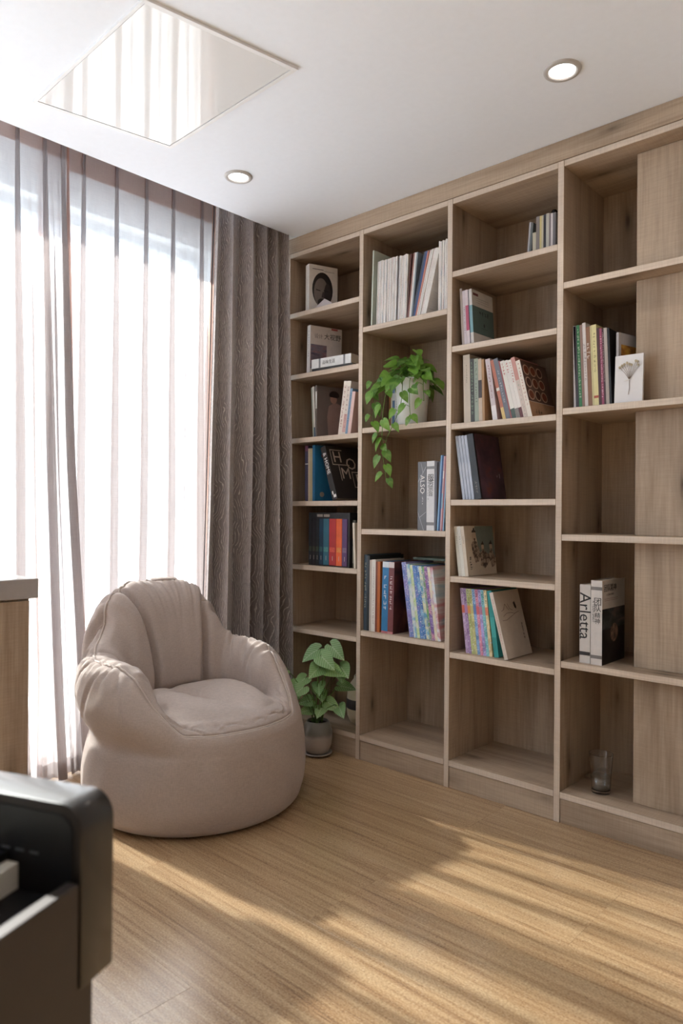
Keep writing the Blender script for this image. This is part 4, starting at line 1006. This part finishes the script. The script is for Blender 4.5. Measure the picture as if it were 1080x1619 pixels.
# --- column 4
row(1.511, q2, -1.0, [(.0085, .314, .21, (182, 176, 176), 'thin grey white album leftmost on the right-hand shelf', {'soft': True})], y=.03)
row(1.5205, q2, -2.6, [(.0115, .312, .21, (54, 40, 48), 'dark plum album beside the thin grey one', {'soft': True}), (.0120, .315, .21, (44, 112, 66), 'green album with pale lettering', {'glyph': ((190, 206, 180), .1, .95, .009)}), (.0100, .314, .21, (136, 108, 96), 'brown pink thin album beside the green one'), (.0125, .320, .22, (206, 198, 194), 'white album taller than its neighbours beside the green one', {'glyph': ((130, 110, 110), .3, .75, .009)}), (.0155, .302, .21, (132, 92, 66), 'brown album with white lettering', {'glyph': ((226, 214, 200), .55, .8, .013)}),
                       (.006, .304, .21, (196, 186, 140), 'thin straw album beside the yellow one'), (.0175, .306, .21, (214, 204, 150), 'pale yellow album with red emblem at its foot', {'glyph': ((120, 110, 80), .4, .9, .010), 'bands': ((.1, .13, (170, 80, 60)),)}), (.0100, .292, .20, (74, 42, 44), 'dark maroon album right of the yellow one'), (.0090, .289, .20, (146, 66, 92), 'magenta album with pale strokes', {'glyph': ((220, 180, 190), .1, .9, .007)}),
                       (.0062, .286, .20, (64, 32, 40), 'thin dark wine album with dotted spine', {'glyph': ((206, 180, 180), .3, .95, .004)}), (.0120, .287, .20, (170, 158, 150), 'taupe album behind the white card', {'soft': True}), (.008, .284, .19, (26, 22, 24), 'black album rightmost of the leaning row', {'soft': True})], y=.03)
ORANGE = art('orange_photo', [(.3, (96, 56, 30)), (.5, (176, 118, 48)), (.62, (206, 160, 70)), (.75, (130, 84, 110))], 26)
def cov_orange(r, x, d, h, o0, t): rect(r, 'photo_print', ORANGE, x, .016, d-.012, h*.30, h*.84)
book(1.663, q2, .010, .268, .185, 0, (186, 182, 186), 'upright album with an orange photo cover behind the flower card', y=.052, rz=-13, cover=cov_orange)
cd = thing('flower_card', 'white card with a dried flower sprig at the end of the album row', 'card', (1.6655, .030, q2), (R(-3), 0, R(2)))
box('card', plain((226, 224, 226), .6, .015), (0, .101, 0, .012, 0, .178), cd, .001)
DRY = plain((128, 108, 92), .7); DRYL = plain((196, 184, 160), .8)
sp = MB(); sp.tube([(.050, -.0015, .032), (.054, -.002, .055), (.053, -.002, .085)], .0009, 5)
for tx, tz in ((.026, .138), (.034, .142), (.044, .146), (.053, .140), (.060, .137), (.075, .150), (.082, .146), (.084, .134), (.018, .132)): sp.tube([(.053, -.002, .085), ((.053+tx)/2+.002, -.0025, (.09+tz)/2), (tx, -.003, tz)], .0006, 4)
sp.build('sprig_stem', DRY, cd)
for tx, tz in ((.026, .138), (.034, .142), (.044, .146), (.053, .140), (.060, .137), (.075, .150), (.082, .146), (.084, .134), (.018, .132)):
    mb = MB(); mb.lathe([(.0001, -.005), (.0035, -.001), (.0045, .002), (.002, .006), (.0001, .004)], 8, (tx, -.004, tz)); mb.build('flower_head', DRYL, cd, True)
MB().tube([(.036, -.003, .083), (.053, -.004, .086), (.062, -.003, .088)], .0012, 5).build('ribbon', plain((230, 226, 222), .6), cd)
def cov_arl(r, x, d, h, o0, t): text(r, 'Arletta', .062, INK, (o0+t*.48, -.0005, h*.60), 'spine', R(-90), name='spine_text', sx=1.0)
book(1.5404, q4, .041, .294, .20, 0, (204, 198, 194), 'white decorative book with black handwritten name on its spine', y=.03, cover=cov_arl, bands=((.10, .145, (48, 42, 44)),))
def cov_team(r, x, d, h, o0, t):
    for k, s in enumerate('团队精神'): text(r, s, (.031, .027, .022, .022)[k], INK, (o0+t*.60, -.0005, h*(.745-.085*k+.012*(k > 2)+.004*k)), 'spine', name='spine_text')
    text(r, 'A TEAM SPIRIT', .0125, plain((80, 76, 76), .5), (o0+t*.22, -.0005, h*.63), 'spine', R(-90), name='spine_subtitle')
    rect(r, 'cover_print', art('sea_photo', [(.25, (28, 26, 28)), (.45, (52, 60, 62)), (.6, (96, 96, 98)), (.72, (150, 132, 116))], 10, (1, 1, 2.5)), x, 0, d-.001, h*.42, h*.66)
    rect(r, 'cover_base', art('sea_dark', [(.4, (22, 19, 20)), (.7, (60, 52, 50))], 14), x, 0, d-.001, 0, h*.42)
    poly(r, 'cover_figures', art('figures', [(.35, (70, 60, 56)), (.6, (170, 140, 118))], 40), x+.0005, ell(d*.52, h*.36, d*.17, h*.11, 18))
    text(r, '团队精神', h*.095, INK, (x+.0006, d*.34, h*.90), 'cover', name='cover_title'); text(r, 'A TEAM SPIRIT', h*.034, plain((90, 86, 86), .5), (x+.0006, d*.34, h*.825), 'cover', name='cover_subtitle')
    for k in range(2): rect(r, 'cover_line', plain((150, 110, 108), .5), x, d*.1, d*.68, h*(.775-.02*k), h*(.779-.02*k))
book(1.5865, q4, .0425, .313, .215, 0, (208, 202, 198), 'white decorative book with brush lettering and dark sea cover', y=.024, cover=cov_team, bands=((.885, .925, (120, 114, 112)), (.075, .115, (120, 114, 112))))
# glass of water
gl = thing('water_glass', 'clear tumbler half full of water on the bottom shelf', 'glass', (1.594, .108, zb))
MB().lathe([(.0001, 0), (.033, 0), (.0345, .002), (.0435, .146), (.0440, .147), (.0428, .1475), (.0420, .146), (.0335, .018), (.030, .013), (.0001, .012)], 48).build('tumbler', glassmat('clear_glass'), gl, True)
MB().lathe([(.0001, .0130), (.0292, .0140), (.0326, .0185), (.0362, .062), (.0001, .062)], 48).build('water', WATER, gl, True)

# ------------------------------------------------------------------ plants
def leaf_mesh(name, outline, fold=.25, curl=.25, n=7):
    """outline: half widths along the length [(y, w)], tip at +Y; cupped along the midrib, curled down to the tip"""
    vs = []; fs = []; cols = 5
    L = outline[-1][0]
    for y, wv, yl in outline:
        for c in range(-2, 3):
            f = c/2; x = wv*f; yy = y if abs(c) < 1 else y+(yl-y)*abs(f)
            zc = abs(x)*fold-curl*(max(yy, 0)/L)**2*L*.5
            vs.append((x, yy, zc))
    for j in range(len(outline)-1):
        for c in range(cols-1): fs.append((j*cols+c, j*cols+c+1, (j+1)*cols+c+1, (j+1)*cols+c))
    me = bpy.data.meshes.new(name); me.from_pydata(vs, [], fs); me.update()
    me.polygons.foreach_set('use_smooth', [True]*len(me.polygons)); return me
heart = [(0, .006, -.012), (.004, .020, -.010), (.014, .030, .004), (.028, .033, .020), (.044, .027, .038), (.058, .017, .054), (.068, .007, .067), (.076, .0006, .076)]
arrow = [(0, .008, -.030), (.006, .028, -.027), (.018, .042, -.008), (.036, .044, .020), (.056, .036, .048), (.076, .023, .072), (.092, .010, .091), (.102, .0006, .102)]
HEART = leaf_mesh('leaf', heart, .28, .35); HEART.materials.append(POTHOS)
HEART2 = leaf_mesh('leaf', [(a*1.05, b*.86, c*1.05) for a, b, c in heart], .15, .7); HEART2.materials.append(POTHOS)
ARROW = leaf_mesh('leaf', arrow, .22, .45); ARROW.materials.append(SYNG)
ARROW2 = leaf_mesh('leaf', [(a*.95, b*1.08, c*.95) for a, b, c in arrow], .10, .7); ARROW2.materials.append(SYNG)
def orient(tip, nrm):
    y = Vector(tip).normalized(); z = Vector(nrm); z = (z-y*z.dot(y)).normalized(); x = y.cross(z)
    return Matrix((x, y, z)).transposed().to_euler()
def add_leaf(root, me, base, tip, nrm, sc):
    o = bpy.data.objects.new('leaf', me); COL.objects.link(o); o.parent = root
    o.location = base; o.rotation_euler = orient(tip, nrm); o.scale = (sc, sc, sc); return o
VIEW = Vector((.70, -.66, .25))     # towards the open room
# trailing pothos in a white pot
pp = thing('potted_pothos', 'trailing pothos in a white pot on the second column shelf', 'potted plant', (.704, .085, q2))
MB().lathe([(.0001, 0), (.062, 0), (.066, .004), (.079, .206), (.081, .212), (.078, .214), (.074, .206), (.072, .185), (.0001, .18)], 44).build('pot', plain((234, 236, 238), .35, .015), pp, True)
MB().lathe([(.0735, .188), (.05, .196), (.02, .200), (.0001, .199)], 28).build('soil', plain((62, 48, 38), .9, .25, scale=120), pp, True)
g = random.Random(21)
stems = MB(); leaves = []
def arc(p0, p1, lift, n=8):
    p0, p1 = Vector(p0), Vector(p1); return [p0.lerp(p1, q/n)+Vector((0, 0, lift*4*(q/n)*(1-q/n))) for q in range(n+1)]
# crown leaves: (x, y, z) of the leaf base relative to the pot
for k in range(66):
    a = g.uniform(-math.pi, math.pi); rr = g.uniform(.03, .145)
    px, py = rr*math.cos(a), rr*math.sin(a)*.8-.02; py = min(py, .09)
    pz = .225+g.uniform(.0, .125)*(1-rr/.24)+g.uniform(-.02, .03)
    if rr > .10: pz -= .05
    if px < -.175 or px > .19: continue
    base = Vector((px, py, pz))
    tip = Vector((math.cos(a)*.7+.25, math.sin(a)*.6-.35, g.uniform(-.8, .05))); nrm = Vector((.3*math.cos(a)+.3+g.uniform(-.7, .7), -.4+.2*math.sin(a)+g.uniform(-.5, .5), .8+g.uniform(-.5, .4)))
    add_leaf(pp, HEART if k % 2 else HEART2, base, tip, nrm, g.uniform(.62, 1.05))
    r0 = (g.uniform(-.04, .04), g.uniform(-.04, .03), .195); stems.tube(arc(r0, base, .03), .0014, 5)
vines = [([(-.02, -.06, .21), (-.05, -.105, .20), (-.075, -.115, .10), (-.082, -.118, -.02), (-.078, -.120, -.12), (-.062, -.122, -.20), (-.052, -.122, -.255)], 10),
         ([(.0, -.06, .21), (.02, -.10, .20), (.022, -.112, .10), (-.005, -.118, .02), (-.05, -.120, -.06), (-.075, -.121, -.13)], 6),
         ([(.03, -.05, .21), (.06, -.10, .19), (.066, -.11, .10), (.075, -.112, .03), (.098, -.112, .012)], 5),
         ([(-.05, -.04, .21), (-.10, -.085, .21), (-.135, -.10, .15), (-.145, -.105, .07), (-.15, -.105, .01)], 6),
         ([(-.06, -.02, .21), (-.12, -.05, .235), (-.165, -.07, .215), (-.18, -.085, .16)], 4),
         ([(.05, -.02, .21), (.11, -.07, .21), (.13, -.095, .15), (.138, -.10, .09)], 5)]
for pts, n in vines:
    P_ = [Vector(p) for p in pts]
    def at(t):
        s = t*(len(P_)-1); i = min(int(s), len(P_)-2); f = s-i
        p0 = P_[max(i-1, 0)]; p1 = P_[i]; p2 = P_[i+1]; p3 = P_[min(i+2, len(P_)-1)]
        return .5*((2*p1)+(p2-p0)*f+(2*p0-5*p1+4*p2-p3)*f*f+(-p0+3*p1-3*p2+p3)*f**3)
    stems.tube([at(q/24) for q in range(25)], .0017, 5)
    for q in range(n):
        t = .18+.82*q/(n-1) if n > 1 else 1
        p = at(min(t, 1)); sd = 1 if q % 2 else -1
        off = Vector((.018*sd+.006*g.uniform(-1, 1), -.012, .006))
        tip = Vector((.55*sd+.15, -.25, -.75+g.uniform(-.2, .3)))
        add_leaf(pp, HEART if g.random() < .6 else HEART2, p+off, tip, Vector((.35+.35*sd+g.uniform(-.5, .5), -.8, .3+g.uniform(-.5, .6))), g.uniform(.42, .80))
        stems.tube([p, p+off*.6+Vector((0, 0, .004)), p+off], .0010, 4)
stems.build('vine_stems', STEMG, pp, True)
# arrowhead plant on the floor
sy = thing('potted_arrowhead_plant', 'arrowhead plant in a round grey pot on the floor by the bookcase', 'potted plant', (.272, -.082, 0))
MB().lathe([(.0001, .006), (.060, .006), (.070, .010), (.072, .016), (.068, .017), (.055, .012), (.0001, .012)], 40).build('saucer', plain((150, 142, 136), .5, .05), sy, True)
def potmat():
    m, nt, b = newmat('two_tone_glaze'); co = nt.nodes.new('ShaderNodeTexCoord').outputs['Object']
    sx = nt.nodes.new('ShaderNodeSeparateXYZ'); nt.links.new(co, sx.inputs[0])
    f = mathn(nt, 'ADD', sx.outputs[2], mathn(nt, 'MULTIPLY', noise(nt, co, 14, 2), .03))
    nt.links.new(ramp(nt, f, [(.105, s2l((172, 160, 150))), (.122, s2l((116, 112, 104)))]), b.inputs['Base Color']); b.inputs['Roughness'].default_value = .28; return m
MB().lathe([(.0001, .013), (.046, .013), (.056, .020), (.068, .050), (.0725, .085), (.071, .118), (.062, .148), (.055, .160), (.052, .166), (.049, .164), (.050, .150), (.0001, .145)], 44).build('pot', potmat(), sy, True)
MB().lathe([(.0495, .152), (.03, .156), (.0001, .157)], 24).build('soil', plain((52, 42, 36), .9, .25, scale=120), sy, True)
syn = [(0.246, -0.102, 0.491), (0.333, -0.022, 0.502), (0.266, -0.084, 0.419), (0.359, 0.002, 0.42), (0.148, -0.192, 0.411), (0.211, -0.134, 0.354), (0.205, -0.140, 0.323), (0.274, -0.076, 0.331), (0.279, -0.071, 0.297), (0.184, -0.159, 0.282), (0.229, -0.117, 0.262), (0.232, -0.115, 0.214), (0.28, -0.071, 0.222), (0.32, -0.034, 0.243), (0.35, -0.006, 0.229), (0.37, 0.011, 0.325), (0.350, -0.006, 0.386), (0.324, -0.031, 0.413), (0.298, -0.054, 0.467), (0.174, -0.168, 0.33)]
st = MB(); g = random.Random(4)
for k, (x, y, z) in enumerate(syn):
    dz_ = g.uniform(-.015, .06); c = Vector((x-.272+.676*dz_, y+.082-.737*dz_, z)); out = Vector((c.x, c.y, 0)); out = out.normalized() if out.length > .01 else Vector((1, 0, 0))
    tip = (out*.8+Vector((.35, -.35, 0))+Vector((g.uniform(-.5, .5), g.uniform(-.8, .8), -.35+g.uniform(-.3, .4)))).normalized()
    nrm = Vector((.50+g.uniform(-.35, .35), -.65+g.uniform(-.35, .35), .62))
    sc = g.uniform(.72, .92)*(1.05 if z > .4 else .95)
    if k == 4: sc *= .6
    base = c-tip*.038*sc
    add_leaf(sy, ARROW if k % 2 else ARROW2, base, tip, nrm, sc)
    r0 = Vector((g.uniform(-.025, .025), g.uniform(-.025, .025), .152)); mid = r0.lerp(base, .55)+Vector((0, 0, .03))-out*.012
    st.tube([r0, r0.lerp(mid, .5)+Vector((0, 0, .012)), mid, mid.lerp(base, .6)+Vector((0, 0, .012)), base], .0019, 5)
st.build('petioles', STEMG, sy, True)
